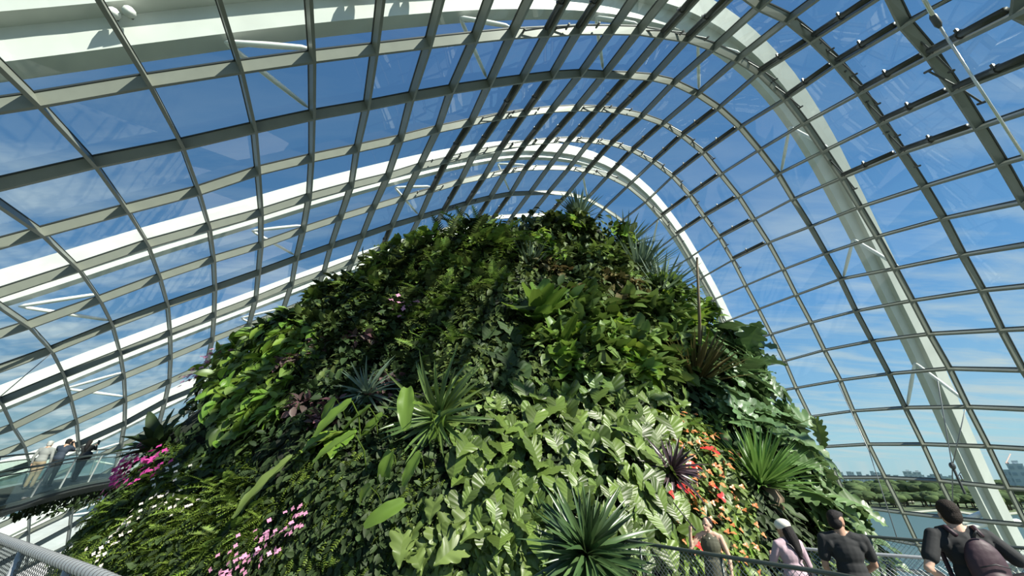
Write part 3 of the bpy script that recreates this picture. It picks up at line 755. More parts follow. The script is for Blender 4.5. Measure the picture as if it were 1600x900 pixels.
for x, y, s in ((1050, 780, 9), (1070, 745, 7), (1100, 720, 9), (1112, 783, 7), (1066, 853, 8), (1043, 775, 9), (1020, 782, 6)):
    plant_obj('red_anthurium', x, y, with_flowers(climber, 'flower_red', k=2, spread=12, size=s * 1.2, petals=3), 'leaf_heart', 'anthurium with glossy red blooms near the dark purple rosette', 'red anthuriums near the purple rosette', kind='heart', k=4, size=24, spread=14)
# magenta and pink clusters
for x, y, lab in ((225, 732, 'vivid magenta flower cluster just right of the bridge end'), (250, 745, 'smaller magenta flower cluster beside the vivid one by the bridge')):
    plant_obj('flowering_plant', x, y, with_flowers(climber, 'flower_magenta', k=90 if x < 240 else 30, spread=30, size=4.6), 'leaf_dark', lab, kind='ovate', k=16, size=15, spread=30)
for x, y, lab in ((430, 860, 'pale pink flower cluster at the bottom left of the mound'), (470, 828, 'pink flower cluster beside the tall upright leaf at lower left'), (385, 885, 'low pink flower cluster at the bottom edge left'), (635, 497, 'dusty pink flower cluster in the shaded middle'), (330, 545, 'pink flowering bush on the left skyline of the mound'), (320, 600, 'faint pink flowering bush below the left skyline')):
    plant_obj('flowering_plant', x, y, with_flowers(climber, 'flower_pink', k=26, spread=30, size=3.8), 'leaf_dark', lab, kind='ovate', k=14, size=15, spread=26)
for x, y in ((205, 845), (240, 810), (270, 780), (300, 800), (180, 870), (290, 755)):
    plant_obj('flowering_plant', x, y, with_flowers(climber, 'flower_white', k=12, spread=26, size=3), 'leaf_moss', 'low plant with tiny cream flowers on the ferny lower left slope', 'cream flowered plants on the lower left', kind='small', k=12, size=12, spread=24)
# long paddle leaves at the lower middle left: (x, y, size, tilt side)
PL = [(560, 718, 78, -.3), (590, 700, 62, -.5), (655, 700, 70, .1), (700, 690, 52, -.1), (620, 760, 74, -.35), (575, 770, 82, -.35), (600, 810, 60, -.3), (690, 735, 74, 0), (660, 770, 50, -.2), (720, 745, 46, .2), (545, 690, 60, -.6), (640, 820, 64, -.5), (605, 690, 60, -.4)]
for x, y, s, sd_ in PL:
    plant_obj('paddle_leaf_plant', x, y - s * .3, climber, 'leaf_paddle', 'plant with long ribbed oval hanging leaves left of the heart leaved climbers', 'long leaved plants left of the heart leaved climbers', kind='paddle', k=1, size=s * .95, spread=3, side=sd_ * 1.5, lift=1.3, up=.25, stems=True, out=.1, wscale=1.0, rn=.15)
plant_obj('upright_leaf_plant', 475, 730, climber, 'leaf_pale', 'tall narrow pale green leaf standing out of the shade at lower left', kind='paddle', k=1, size=105, spread=1, lift=.6, out=.25, down=1, side=-.3, wscale=.6, rn=.05)
plant_obj('elephant_ear', 540, 690, climber, 'leaf_lime', 'large folded bright green heart leaf beside the dark centre hollow', kind='heart', k=2, size=58, spread=10, lift=.4, stems=True)
plant_obj('elephant_ear', 510, 700, climber, 'leaf_heart', 'dark drooping elephant ear leaf left of the folded bright leaf', kind='heart', k=3, size=56, spread=22, lift=.3)
# rosettes and named clumps
plant_obj('bromeliad', 700, 660, rosette, 'leaf_brom', 'large bromeliad with long arching yellow green strap leaves in the middle of the mound', size=92, k=64, wscale=1.0, dry=12, axis=(-.35, -1, .1), lift=.9)
plant_obj('bromeliad', 912, 878, rosette, 'leaf_bromdark', 'big dark green bromeliad rosette at the bottom edge beside the railing', size=96, k=130, wscale=1.0, axis=(.0, -1, .5), open_=1.05, lift=1.3)
plant_obj('bromeliad', 585, 632, rosette, 'leaf_blue', 'grey green spiky rosette above the long hanging leaves', size=56, k=40, wscale=.9, axis=(-.2, -1, .5), lift=1.0)
plant_obj('bromeliad', 1040, 752, rosette, 'leaf_purple', 'dark purple spiky rosette left of the orange flowers', size=50, k=54, wscale=1.2, axis=(0, -1, .5), lift=1.3)
plant_obj('yucca', 1188, 762, trunked, 'leaf_yucca', 'bright green yucca with a dense fan of upright blades above its brown trunk', size=96, k=150, kind='blade', wscale=1.15, axis=(.0, -.45, 1), open_=.85, dry=26)
plant_obj('fan_palm', 1084, 606, rosette, 'leaf_bronze', 'spiky plant with stiff dark and golden blades at the upper right', size=92, k=90, kind='blade', wscale=1.3, axis=(.3, -.45, 1), open_=.62, dry=8)
plant_obj('spear_lily', 1012, 425, rosette, 'leaf_blue', 'large clump of grey green strap leaves on the right shoulder of the crown', size=80, k=130, kind='blade', wscale=1.1, axis=(.2, -.6, 1), open_=1.15, dry=10)
plant_obj('spear_lily', 1030, 455, rosette, 'leaf_blue', 'lower strap leaved clump hanging below the largest one on the right shoulder', size=70, k=90, kind='blade', wscale=1.1, axis=(.2, -.8, .4), open_=1.1)
plant_obj('spear_lily', 975, 385, rosette, 'leaf_blue', 'smaller strap leaved clump on the skyline right of the crown', size=55, k=60, kind='blade', wscale=1.5, axis=(.4, -.4, 1), open_=.9)
plant_obj('spear_lily', 828, 428, rosette, 'leaf_blue', 'silvery clump of fine strap leaves above the paddle leaved cluster', size=62, k=70, kind='blade', wscale=1.3, axis=(0, -.5, 1), open_=.8)
plant_obj('tussock', 905, 345, rosette, 'leaf_blue', 'tall spiky tussock standing on the very top of the mound', size=50, k=90, kind='blade', wscale=1.2, axis=(0, -.2, 1), open_=.75, dry=8)
plant_obj('spiky_plant', 415, 505, rosette, 'leaf_blue', 'small grey spiky plant against the sky at the left skyline', size=42, k=34, kind='strap', wscale=1.0, axis=(0, -.3, 1), open_=.75)
plant_obj('birds_nest_fern', 248, 706, rosette, 'leaf_dark', 'dark broad leaved rosette at the left skyline above the magenta flowers', size=58, k=22, kind='long', axis=(-.3, -.5, 1), open_=.9)
plant_obj('birds_nest_fern', 842, 512, rosette, 'leaf_paddle', 'cluster of upright glossy paddle leaves in the upper middle of the mound', size=74, k=22, kind='paddle', axis=(0, -.5, 1), open_=.75, wscale=1.0)
plant_obj('birds_nest_fern', 880, 552, rosette, 'leaf_paddle', 'tall pointed paddle leaves just right of the upright cluster', size=72, k=9, kind='paddle', axis=(.1, -.6, 1), open_=.7, wscale=.8)
plant_obj('birds_nest_fern', 866, 560, climber, 'leaf_paddle', 'broad sunlit paddle leaf drooping below the upright cluster', kind='paddle', k=3, size=58, spread=26, wscale=1.3)
scatter('dark_leaf_plant', [(760,560),(800,490),(880,540),(860,590),(790,600)], 14, 16, climber, 'leaf_dark', 'very dark broad leaved plant in the shade beneath the paddle leaved cluster', 'dark leaved plants in the central shade', kind='heart', k=4, size=40, spread=18)
scatter('shrub', [(1030,430),(1060,470),(1110,480),(1080,520),(1010,480)], 14, 14, bush, ['leaf_mid', 'leaf_lime'], 'fresh green shrub on the right skyline below the strap leaved clumps', 'green shrubs on the right skyline', r=24, size=15)
plant_obj('spiky_grass', 1410, 905, rosette, 'leaf_yucca', 'tuft of spiky grass behind the railing at the bottom right', size=60, k=50, kind='blade', wscale=1.2, axis=(0, -.2, 1), open_=.9) if False else None
plant_obj('pale_fern', 292, 905, fernp, 'leaf_lime', 'bright pale fern fronds poking up at the bottom edge left', size=50, k=8)
for x, y, s in ((1205, 545, 62), (1222, 560, 50), (1238, 620, 46), (1170, 520, 50)):
    plant_obj('monstera', x, y, bush, 'leaf_monstera', 'cut leaved climber whose leaves stick out against the sky on the right skyline', 'cut leaves on the right skyline', kind='monstera', k=3, size=s, spread=10, out=1.1, side=.5, lift=1.6, stems=True)
h = snap(1248, 690); 
if h:
    p = at(1272, 652, zdepth(h[0])); mb = MB(); put(mb, 'monstera', p, nrm([.08, 0, -1]), nrm([-.5, -1, .2]), m_of(46, p) * 1.0, wscale=.55)
    mb.tube([h[0], (h[0] + p) / 2 + [0, 0, m_of(14, p)], p], m_of(.8, p), 5)
    o = mb.build('hanging_leaf', MAT['leaf_pale'], origin=p, smooth=True); tag(o, 'single long lobed leaf hanging free against the sky right of the mound', 'leaf')
# thin pole standing in the plants
h = snap(1092, 600); q = at(1089, 402, zdepth(h[0]) - .6); b = np.array([q[0], q[1], at(1092, 600, zdepth(h[0]))[2]])
b = at(1093, 600, zdepth(h[0]) - .2)
mb = MB(); mb.tube([b, b * .5 + q * .5 + [.05, 0, 0], q], [.07, .06, .04], 6); o = mb.build('garden_pole', MAT['stem_brown'], origin=b, smooth=True); tag(o, 'thin dark pole rising from the plants in front of the white arch', 'pole')

plant_obj('fern', 775, 385, fernp, 'leaf_fern', 'large feathery fern catching the sun on the crown left of the tussock', size=62, k=16)
plant_obj('fern', 735, 392, fernp, 'leaf_deep', 'large dark fern at the left end of the crown', size=60, k=14)
plant_obj('fern', 655, 420, fernp, 'leaf_deep', 'dark spreading fern on the left skyline below the crown', size=55, k=14)
# ------------------------------------------------------------------ people
mat('skin_light', (.56, .36, .26), .5, 0, .4)
mat('skin_tan', (.42, .25, .17), .5, 0, .4)
mat('hair_black', (.012, .010, .010), .6, 0, .25, bump=.4, bscale=160)
mat('hair_brown', (.022, .017, .013), .7, 0, .2, bump=.4, bscale=120)
mat('hair_grey', (.38, .37, .35), .5)
mat('cloth_olive', (.06, .062, .038), .75, bump=.1, bscale=12)
mat('cloth_black', (.014, .016, .017), .85, bump=.08, bscale=9)
mat('cloth_mauve', (.40, .30, .34), .8, bump=.1, bscale=10)
mat('cloth_navy', (.02, .03, .05), .8)
mat('cloth_grey', (.22, .22, .21), .8)
mat('cloth_tan', (.25, .19, .12), .8)
mat('pack_maroon', (.035, .014, .022), .6, bump=.1, bscale=12)
mat('strap_black', (.02, .02, .022), .5)
mat('cap_cream', (.70, .68, .58), .7)
mat('shoe', (.05, .05, .05), .6)
mat('phone_black', (.012, .012, .014), .2)
mat('screen', (.02, .05, .08), .1)
mat('eye_dark', (.02, .015, .012), .2)
mat('lip', (.45, .16, .15), .5)
def V3(*a): return np.array(a, float)
def remeshed(mb, name, m, parent, vox, smooth=3):
    o = mb.build(name + '_raw', m)
    md = o.modifiers.new('r', 'REMESH'); md.mode = 'VOXEL'; md.voxel_size = vox; md.use_smooth_shade = True
    sm = o.modifiers.new('s', 'SMOOTH'); sm.factor = .5; sm.iterations = smooth
    dg = bpy.context.evaluated_depsgraph_get(); dg.update()
    me = bpy.data.meshes.new_from_object(o.evaluated_get(dg)); me.name = name
    me.polygons.foreach_set('use_smooth', np.ones(len(me.polygons), bool))
    if not me.materials: me.materials.append(m)
    bpy.data.objects.remove(o)
    q = bpy.data.objects.new(name, me); COL.objects.link(q); q.parent = parent
    return q
def limb(mb, P, R, n=12):
    P = [np.asarray(p, float) for p in P]
    mb.tube(P, R, n)
    for p, r in zip(P, R): mb.ell(p, (r, r, r), nu=12, nv=8)
def person(name, label, loc, rz, H=1.7, pose=None, skin='skin_light', hair=('hair_black', 'short'), top=('cloth_black', 'tee'), legs='cloth_navy', vox=.011, extra=None, group=None):
    """facing +Y in its own frame, x to its right; measures scaled from a 1.70 m figure"""
    k = H / 1.7; q = pose or {}
    lean = q.get('lean', 0.0); tw = q.get('head', (0, 0))     # head yaw, nod
    root = empty(name, tuple(loc), rz); tag(root, label, 'person', group)
    wS = q.get('shoulder', .20); wH = q.get('hip', .155)
    pel = V3(0, 0, .93); chest = V3(0, lean * .35, 1.25); neck = V3(0, lean * .5, 1.44); hd = V3(0, lean * .62 + .02, 1.57)
    ca, sa = math.cos(tw[0]), math.sin(tw[0]); RH = np.array([[ca, -sa, 0], [sa, ca, 0], [0, 0, 1]])
    cn, sn = math.cos(tw[1]), math.sin(tw[1]); RH = RH @ np.array([[1, 0, 0], [0, cn, -sn], [0, sn, cn]])
    arms = []
    for s, key in ((-1, 'L'), (1, 'R')):
        sh = V3(s * wS, lean * .45, 1.385); el, ha = q.get(key, ((s * .27, -.02 + lean * .3, 1.10), (s * .27, .08, .86)))
        arms.append((s, sh, V3(*el), V3(*ha)))
    stance = q.get('legs', ((-.09, .0), (.09, .0)))
    # body
    b = MB()
    b.ell(pel, (wH, .105, .13)); b.ell(pel + V3(0, lean * .12, .13), (.125, .09, .13)); b.ell(chest, (.155, .11, .18)); b.ell(chest + V3(0, lean * .1, .08), (wS - .01, .09, .10))
    limb(b, [neck - V3(0, .01, .05), neck + V3(0, 0, .07), hd - V3(0, .01, .03)], [.062, .052, .05])
    b.ell(hd + V3(0, -.008, .03), (.074, .092, .098), nu=20, nv=14)
    b.ell(hd + RH @ V3(0, .022, -.045), (.054, .062, .065), RH, nu=16, nv=12)
    b.ell(hd + RH @ V3(0, .092, -.012), (.013, .018, .024), RH); b.ell(hd + RH @ V3(0, .078, -.088), (.024, .016, .016), RH)
    for s in (-1, 1):
        b.ell(hd + RH @ V3(s * .076, -.005, -.012), (.010, .02, .031), RH)
        b.ell(hd + RH @ V3(s * .03, .078, .022), (.022, .012, .008), RH)
    for s, sh, el, ha in arms:
        limb(b, [neck - V3(0, 0, .01), V3(s * .09, sh[1], 1.425), sh], [.05, .05, .045])
        limb(b, [V3(s * (wS - .05), sh[1], 1.375), sh, (sh + el) / 2, el, (el * .55 + ha * .45), ha], [.055, .052, .045, .037, .036, .025])
        d = nrm(ha - el); side = nrm(np.cross(d, V3(s * .2, .3, 1))); up = np.cross(side, d)
        palm = ha + d * .05; b.ell(palm, (.016, .016, .016)); limb(b, [ha, ha + d * .085], [.022, .028])
        b.tube([ha + d * .02, ha + d * .09], [.028, .034], 8)
        curl = q.get('curl', .5)
        for fi, (o_, l_) in enumerate(((-.027, .068), (-.009, .078), (.009, .072), (.026, .056))):
            a0 = ha + d * .088 + side * o_; a1 = a0 + (d * .9 - up * curl * .5) * l_ * .5; a2 = a1 + (d * .6 - up * curl) * l_ * .5
            limb(b, [a0 - d * .02, a0, a1, a2], [.0095, .0095, .0085, .007], 7)
        t0 = ha + d * .03 - side * .026 * s; limb(b, [t0, t0 + (d * .5 - side * s * .6 - up * .2) * .04, t0 + (d * .85 - side * s * .5 - up * .3) * .07], [.012, .011, .009], 7)
    for s, (lx, ly) in zip((-1, 1), stance):
        hipj = V3(s * .09, 0, .90); kn = V3(lx * .9, ly * .6 + .03, .49); an = V3(lx, ly, .09)
        limb(b, [hipj, hipj * .5 + kn * .5, kn, kn * .55 + an * .45 + V3(0, -.015, 0), an], [.088, .076, .054, .05, .036])
        limb(b, [an - V3(0, .03, .03), an + V3(0, .06, -.05), an + V3(0, .14, -.065)], [.038, .032, .025])
    for M_ in b.V: M_ *= k
    remeshed(b, 'body', MAT[skin], root, vox, 2)
    # top
    m_, kind = top
    c = MB(); g = .016
    c.ell(pel + V3(0, 0, .06), (wH + .005 + g, .118 + g, .13)); c.ell(pel + V3(0, lean * .12, .15), (.14 + g, .10 + g, .15)); c.ell(chest, (.155 + g, .108 + g, .17)); c.ell(chest + V3(0, lean * .1, .085), (wS - .03 + g, .088 + g, .085))
    limb(c, [neck - V3(0, 0, .09), neck - V3(0, 0, .03)], [.10, .066])
    if kind != 'sleeveless':
        for s, sh, el, ha in arms: limb(c, [neck - V3(0, 0, .05), V3(s * .09, sh[1], 1.405), sh - V3(s * .02, 0, .01)], [.068, .070, .068]); c.ell(V3(s * (wS - .05), sh[1], 1.325), (.062, .085, .085))
    for s, sh, el, ha in arms:
        if kind == 'sleeveless': limb(c, [V3(s * (wS - .075), sh[1], 1.37), V3(s * (wS - .05), sh[1], 1.385)], [.058, .05])
        elif kind == 'tee': limb(c, [V3(s * (wS - .06), sh[1], 1.37), sh, sh * .35 + el * .65], [.066, .066, .066])
        else: limb(c, [V3(s * (wS - .06), sh[1], 1.37), sh, (sh + el) / 2, el, el * .15 + ha * .85], [.062, .06, .054, .047, .036])
    if kind == 'sleeveless': c.tube([pel + V3(0, 0, .1), pel - V3(0, 0, .12), pel - V3(0, 0, .48)], [.15, .185, .20], 18)
    for M_ in c.V: M_ *= k
    remeshed(c, 'dress' if kind == 'sleeveless' else 'shirt', MAT[m_], root, vox, 3)
    # trousers
    if kind != 'sleeveless':
        t = MB(); t.ell(pel - V3(0, 0, .01), (wH + .018, .122, .12))
        for s, (lx, ly) in zip((-1, 1), stance):
            hipj = V3(s * .09, 0, .90); kn = V3(lx * .9, ly * .6 + .03, .49); an = V3(lx, ly, .12)
            limb(t, [hipj, hipj * .5 + kn * .5, kn, kn * .5 + an * .5 + V3(0, -.01, 0), an], [.10, .09, .072, .066, .06])
        for M_ in t.V: M_ *= k
        remeshed(t, 'trousers', MAT[legs], root, max(vox, .012), 3)
    for s, (lx, ly) in zip((-1, 1), stance):
        sh_ = MB(); an = V3(lx, ly, .09)
        limb(sh_, [an - V3(0, .045, .045), an + V3(0, .05, -.05), an + V3(0, .15, -.06)], [.048, .046, .036])
        for M_ in sh_.V: M_ *= k
        remeshed(sh_, 'shoe', MAT['shoe'], root, max(vox, .012), 1)
    # hair
    hm, hk = hair
    if hk != 'none':
        hh = MB(); sc = 1.0
        hh.ell(hd + RH @ V3(0, -.024, .048), (.084, .095, .086), RH, nu=20, nv=14); hh.ell(hd + RH @ V3(0, -.045, .005), (.081, .06, .08), RH, nu=20, nv=14)
        hh.ell(hd + RH @ V3(0, -.05, -.01), (.078, .064, .082), RH, nu=20, nv=14)
        if hk == 'short': hh.ell(hd + RH @ V3(.01, .03, .088), (.066, .060, .036), RH)
        if hk == 'tied': hh.ell(hd + RH @ V3(0, -.125, .04), (.035, .035, .035), RH)
        if hk == 'long':
            limb(hh, [hd + RH @ V3(0, -.06, 0), hd + RH @ V3(0, -.09, -.12), hd + RH @ V3(.0, -.11, -.26), hd + RH @ V3(.01, -.12, -.36)], [.085, .085, .065, .03])
        for M_ in hh.V: M_ *= k
        remeshed(hh, 'hair', MAT[hm], root, min(vox, .011), 2)
    for s in (-1, 1):
        e = MB(); e.ell((hd + RH @ V3(s * .03, .083, .006)) * k, (.013, .007, .006), RH, 8, 6); e.build('eye', MAT['eye_dark'], root, smooth=True)
    e = MB(); e.ell((hd + RH @ V3(0, .088, -.052)) * k, (.024, .009, .008), RH, 10, 6); e.build('lips', MAT['lip'], root, smooth=True)
    if extra: extra(root, k, dict(hd=hd, RH=RH, arms=arms, chest=chest, neck=neck, pel=pel, wS=wS))
    return root
def floor_z(y): return -1.97 - .075 * (y - 4.5)
# woman in olive, holding a thin stick up with her right hand
def ex_woman(root, k, j):
    m = MB(); c = (j['chest'] + V3(0, .122, .12)) * k; m.ell(c, (.012, .006, .012)); m.build('pendant', MAT['cap_cream'], root)
person('person', 'dark haired woman in a sleeveless olive dress before the orange flowers, one hand raised', (3.48, 8.12, floor_z(8.12)), math.radians(155), 1.65,
       dict(R=((.34, .06, 1.20), (.30, .12, 1.45)), L=((-.26, -.02, 1.10), (-.25, .06, .86)), head=(-.55, .0), shoulder=.178, hip=.15), 'skin_light', ('hair_black', 'tied'), ('cloth_olive', 'sleeveless'), vox=.009, extra=ex_woman)
mb = MB(); a_ = V3(3.16, 7.95, floor_z(8.12) + 1.50); b_ = at(1052, 785, 7.0); mb.tube([a_, b_], .011, 6); mb.tube([a_ - (b_ - a_) * .12, a_ + (b_ - a_) * .05], .016, 6)
o = mb.build('selfie_stick', MAT['strap_black'], origin=a_, smooth=True); tag(o, 'thin dark stick held up by the woman in the olive dress', 'stick')
# woman in mauve with cap, seen from behind
def ex_mauve(root, k, j):
    hd, RH = j['hd'], j['RH']
    m = MB(); m.ell((hd + RH @ V3(0, -.012, .068)) * k, (.104 * k, .118 * k, .086 * k), RH, 20, 12); m.tube([(hd + RH @ V3(-.085, -.02, .035)) * k, (hd + RH @ V3(0, -.11, .03)) * k, (hd + RH @ V3(.085, -.02, .035)) * k], .014, 8)
    m.build('cap', MAT['cap_cream'], root, smooth=True)
    m = MB(); P = [(-.12, .02, 1.45), (-.05, -.11, 1.38), (.08, -.15, 1.2), (.19, -.08, 1.0), (.2, .05, .97), (.1, .14, 1.1), (-.1, .12, 1.38), (-.13, .02, 1.45)]
    m.tube([np.array(p) * k for p in P], .013, 6, cap=False); m.build('bag_strap', MAT['strap_black'], root, smooth=True)
    m = MB(); m.box(np.array([.23, .04, .93]) * k, (.08, .2, .15)); m.build('shoulder_bag', MAT['strap_black'], root)
person('person', 'woman in a mauve top and cream cap with long black hair, seen from behind', (4.02, 6.75, floor_z(6.75)), math.radians(8), 1.60,
       dict(L=((-.26, .1, 1.12), (-.10, .30, 1.2)), R=((.26, .0, 1.10), (.24, .12, .92)), head=(.35, -.1), shoulder=.185), 'skin_tan', ('hair_black', 'long'), ('cloth_mauve', 'long'), vox=.010, extra=ex_mauve)
# man in dark tee, half turned to the right
person('person', 'man in a plain dark t-shirt with short black hair, left of the backpacker', (4.16, 5.80, floor_z(5.80)), math.radians(-22), 1.72,
       dict(L=((-.26, .02, 1.10), (-.20, .2, .95)), R=((.26, .08, 1.12), (.18, .30, 1.0)), head=(-.7, -.12), shoulder=.205), 'skin_tan', ('hair_black', 'short'), ('cloth_black', 'tee'), vox=.010)
# man with backpack, hands on hips
def ex_pack(root, k, j):
    m = MB(); m.ell(V3(0, -.20, 1.16) * k, (.165, .085, .25)); m.ell(V3(0, -.22, 1.02) * k, (.16, .10, .15)); m.ell(V3(0, -.26, 1.04) * k, (.11, .06, .10))
    pk = remeshed(m, 'backpack', MAT['pack_maroon'], root, .012, 3)
    m = MB(); m.tube([V3(-.03, -.23, 1.40) * k, V3(0, -.25, 1.45) * k, V3(.03, -.23, 1.40) * k], .01, 6); m.build('handle', MAT['strap_black'], pk, smooth=True)
    m = MB(); m.tube([V3(-.11, -.285, 1.17) * k, V3(0, -.305, 1.20) * k, V3(.11, -.285, 1.17) * k], .006, 6); m.build('zip', MAT['strap_black'], pk, smooth=True)
    for s in (-1, 1):
        m = MB(); m.tube([V3(s * .10, -.13, 1.40) * k, V3(s * .115, -.05, 1.465) * k, V3(s * .12, .07, 1.44) * k, V3(s * .13, .13, 1.3) * k, V3(s * .16, .06, 1.05) * k, V3(s * .15, -.10, .98) * k], .022, 8); m.build('strap', MAT['pack_maroon'], pk, smooth=True)
person('person', 'man in black t-shirt with maroon backpack, hands on hips, facing the water', (4.72, 4.85, -2.02), math.radians(-14), 1.83,
       dict(L=((-.40, -.08, 1.12), (-.20, .06, 1.0)), R=((.40, -.08, 1.12), (.20, .06, 1.0)), shoulder=.215, head=(-.15, .0)), 'skin_light', ('hair_brown', 'short'), ('cloth_black', 'tee'), vox=.010, extra=ex_pack)

# ------------------------------------------------------------------ railings and walkway near the camera
def resample(P, step):
    P = np.asarray(P, float); d = np.r_[0, np.cumsum(np.linalg.norm(np.diff(P, axis=0), axis=1))]; n = max(2, int(d[-1] / step) + 1); t = np.linspace(0, d[-1], n)
    return np.stack([np.interp(t, d, P[:, k]) for k in range(3)], 1)
def railing(name, label, top, drop=1.05, r=.024, m='rail_green', post=1.6, net=True, mid=True, wrap=False, group=None, netm='wire', low=True):
    top = resample(top, .25); root = empty(name, tuple(top[0])); tag(root, label, 'railing', group); O = top[0]
    b = MB(); b.tube(top - O, r, 12); b.build('top_rail', MAT[m], root, smooth=True)
    if low:
        b = MB(); b.tube(top - O - [0, 0, drop - .08], r * .8, 8); b.build('bottom_rail', MAT[m], root, smooth=True)
    d = np.r_[0, np.cumsum(np.linalg.norm(np.diff(top, axis=0), axis=1))]
    s = post * .5
    while s < d[-1]:
        p = np.array([np.interp(s, d, top[:, k]) for k in range(3)]) - O
        b = MB(); b.tube([p, p - [0, 0, drop]], r * .75, 8); b.build('post', MAT[m], root, smooth=True); s += post
    if net:
        b = MB(); st = .075; zh = drop - .1; n = int(d[-1] / st); k = int(zh / st)
        def P_(s_, z): 
            s_ = min(max(s_, 0), d[-1]); return np.array([np.interp(s_, d, top[:, q]) for q in range(3)]) - O - [0, 0, z]
        for i in range(-k, n):
            for sg in (1, -1):
                a0, a1 = i * st, (i + k) * st; z0, z1 = (0, k * st) if sg > 0 else (k * st, 0)
                if a0 < 0: z0 += (z1 - z0) * (-a0) / (a1 - a0); a0 = 0
                if a1 > d[-1]: z1 = z0 + (z1 - z0) * (d[-1] - a0) / (a1 - a0); a1 = d[-1]
                if a1 - a0 < .05: continue
                m_ = (a0 + a1) / 2
                b.tube([P_(a0, z0), P_(m_, (z0 + z1) / 2), P_(a1, z1)], .0035, 3, cap=False)
        o = b.build('wire_mesh', MAT[netm], root); o['kind'] = 'stuff'
    if wrap:
        b = MB(); st = .10; n = int(d[-1] / st)
        for i in range(n):
            s_ = i * st; p = np.array([np.interp(s_, d, top[:, q]) for q in range(3)]) - O; p2 = np.array([np.interp(min(d[-1], s_ + .012), d, top[:, q]) for q in range(3)]) - O
            b.tube([p, p2], r * 1.05, 12)
        b.build('binding', MAT['bracket'], root, smooth=False)
    return root
railing('railing', 'thick wire bound grey handrail in the near bottom left corner', [(-9.6, 8.0, -.70), (-6.9, 6.2, -.70), (-3.39, 3.9, -.70), (-1.4, 2.5, -.70), (.4, 1.3, -.70)], r=.050, m='rail_grey', wrap=True, post=1.9, net=True, netm='bracket')
railing('railing', 'dark green mesh railing running in front of the woman in olive and the men', [(1.9, 8.9, -1.0), (2.15, 8.4, -1.0), (3.05, 6.9, -1.0), (3.85, 5.6, -1.0), (4.25, 3.9, -1.0), (4.4, 2.2, -1.0)], r=.028, drop=1.1, post=1.55)
railing('railing', 'pale mesh railing behind the woman in mauve and the man in the dark shirt', [(4.95, 8.75, -1.12), (5.6, 8.2, -1.12), (6.6, 7.55, -1.12), (8.2, 6.7, -1.12), (9.6, 6.0, -1.12)], r=.026, m='rail_grey', post=1.8)
railing('railing', 'outer dark railing nearest the water behind the backpacker', [(7.2, 10.7, -1.1), (7.9, 9.8, -1.1), (8.7, 8.9, -1.1), (9.6, 8.0, -1.1), (11.5, 6.6, -1.1)], r=.03, m='rail_green', post=1.8)
# walkway deck under the people
b = MB(); up_ = [(.8, 9.3), (2.15, 8.45), (3.05, 6.95), (3.85, 5.65), (4.2, 3.9), (4.35, 2.2), (3.9, .2)]; lo_ = [(4.9, 9.4), (5.2, 8.6), (6.2, 7.9), (7.6, 7.1), (8.2, 5.5), (8.2, 3.0), (7.6, 0)]
Vt = [(x, y, floor_z(y)) for x, y in up_] + [(x, y, floor_z(y)) for x, y in lo_]; nV = len(up_)
b.add(Vt, [(i, i + 1, nV + i + 1, nV + i) for i in range(nV - 1)]); b.add([(x, y, z - .25) for x, y, z in Vt], [(i, nV + i, nV + i + 1, i + 1) for i in range(nV - 1)])
for i in range(nV - 1):
    for q in (0, nV):
        b.add([Vt[q + i], Vt[q + i + 1], (Vt[q + i + 1][0], Vt[q + i + 1][1], Vt[q + i + 1][2] - .25), (Vt[q + i][0], Vt[q + i][1], Vt[q + i][2] - .25)], [(0, 1, 2, 3)])
o = b.build('floor', MAT['deck_floor']); structure(o)

# ------------------------------------------------------------------ bridge on the left with three visitors
BL = [at(-140, 818, 10.6), at(-60, 795, 11.6), at(0, 777, 13.0), at(50, 765, 14.2), at(100, 755, 15.6), at(150, 747, 17.6), at(196, 740, 20)]
BLr = resample(BL, .5)
Td = nrm(np.gradient(BLr, axis=0)); Sd = nrm(np.cross(Td, UP))       # Sd points towards the camera side
root = empty('bridge', tuple(BLr[0])); tag(root, 'dark curved footbridge reaching the mound from the left edge', 'bridge'); O = BLr[0]
b = MB(); b.sweep(BLr - O, Sd, [UP] * len(BLr), [(-1.0, 0), (1.0, 0), (1.0, -.12), (.6, -.42), (-.6, -.42), (-1.0, -.12)]); b.build('deck', MAT['deck'], root)
b = MB(); b.sweep(BLr - O, Sd, [UP] * len(BLr), [(.98, 0), (1.04, 0), (1.04, .10), (.98, .10)]); b.build('kerb', MAT['rail_green'], root)
for sg in (1, -1):
    E_ = BLr - O + Sd * .98 * sg
    tp = E_ + UP * 1.12 + Sd * .10 * sg
    b = MB(); b.tube(tp, .035, 8); b.build('handrail', MAT['rail_green'], root, smooth=True)
    b = MB(); b.tube(E_ + UP * .95 + Sd * .02 * sg - Sd * .1 * sg, .02, 6); b.build('handrail', MAT['rail_green'], root, smooth=True)
    for i in range(1, len(BLr), 3):
        b = MB(); b.tube([E_[i], tp[i]], .028, 6); b.build('baluster', MAT['rail_grey'], root)
    b = MB(); b.sweep(E_ + UP * .1, Sd, [UP] * len(BLr), [(-.01, 0), (.01, 0), (.07, .85), (.05, .85)] if sg > 0 else [(-.01, 0), (.01, 0), (-.05, .85), (-.07, .85)]); b.build('glass_panel', MAT['bridge_glass'], root)
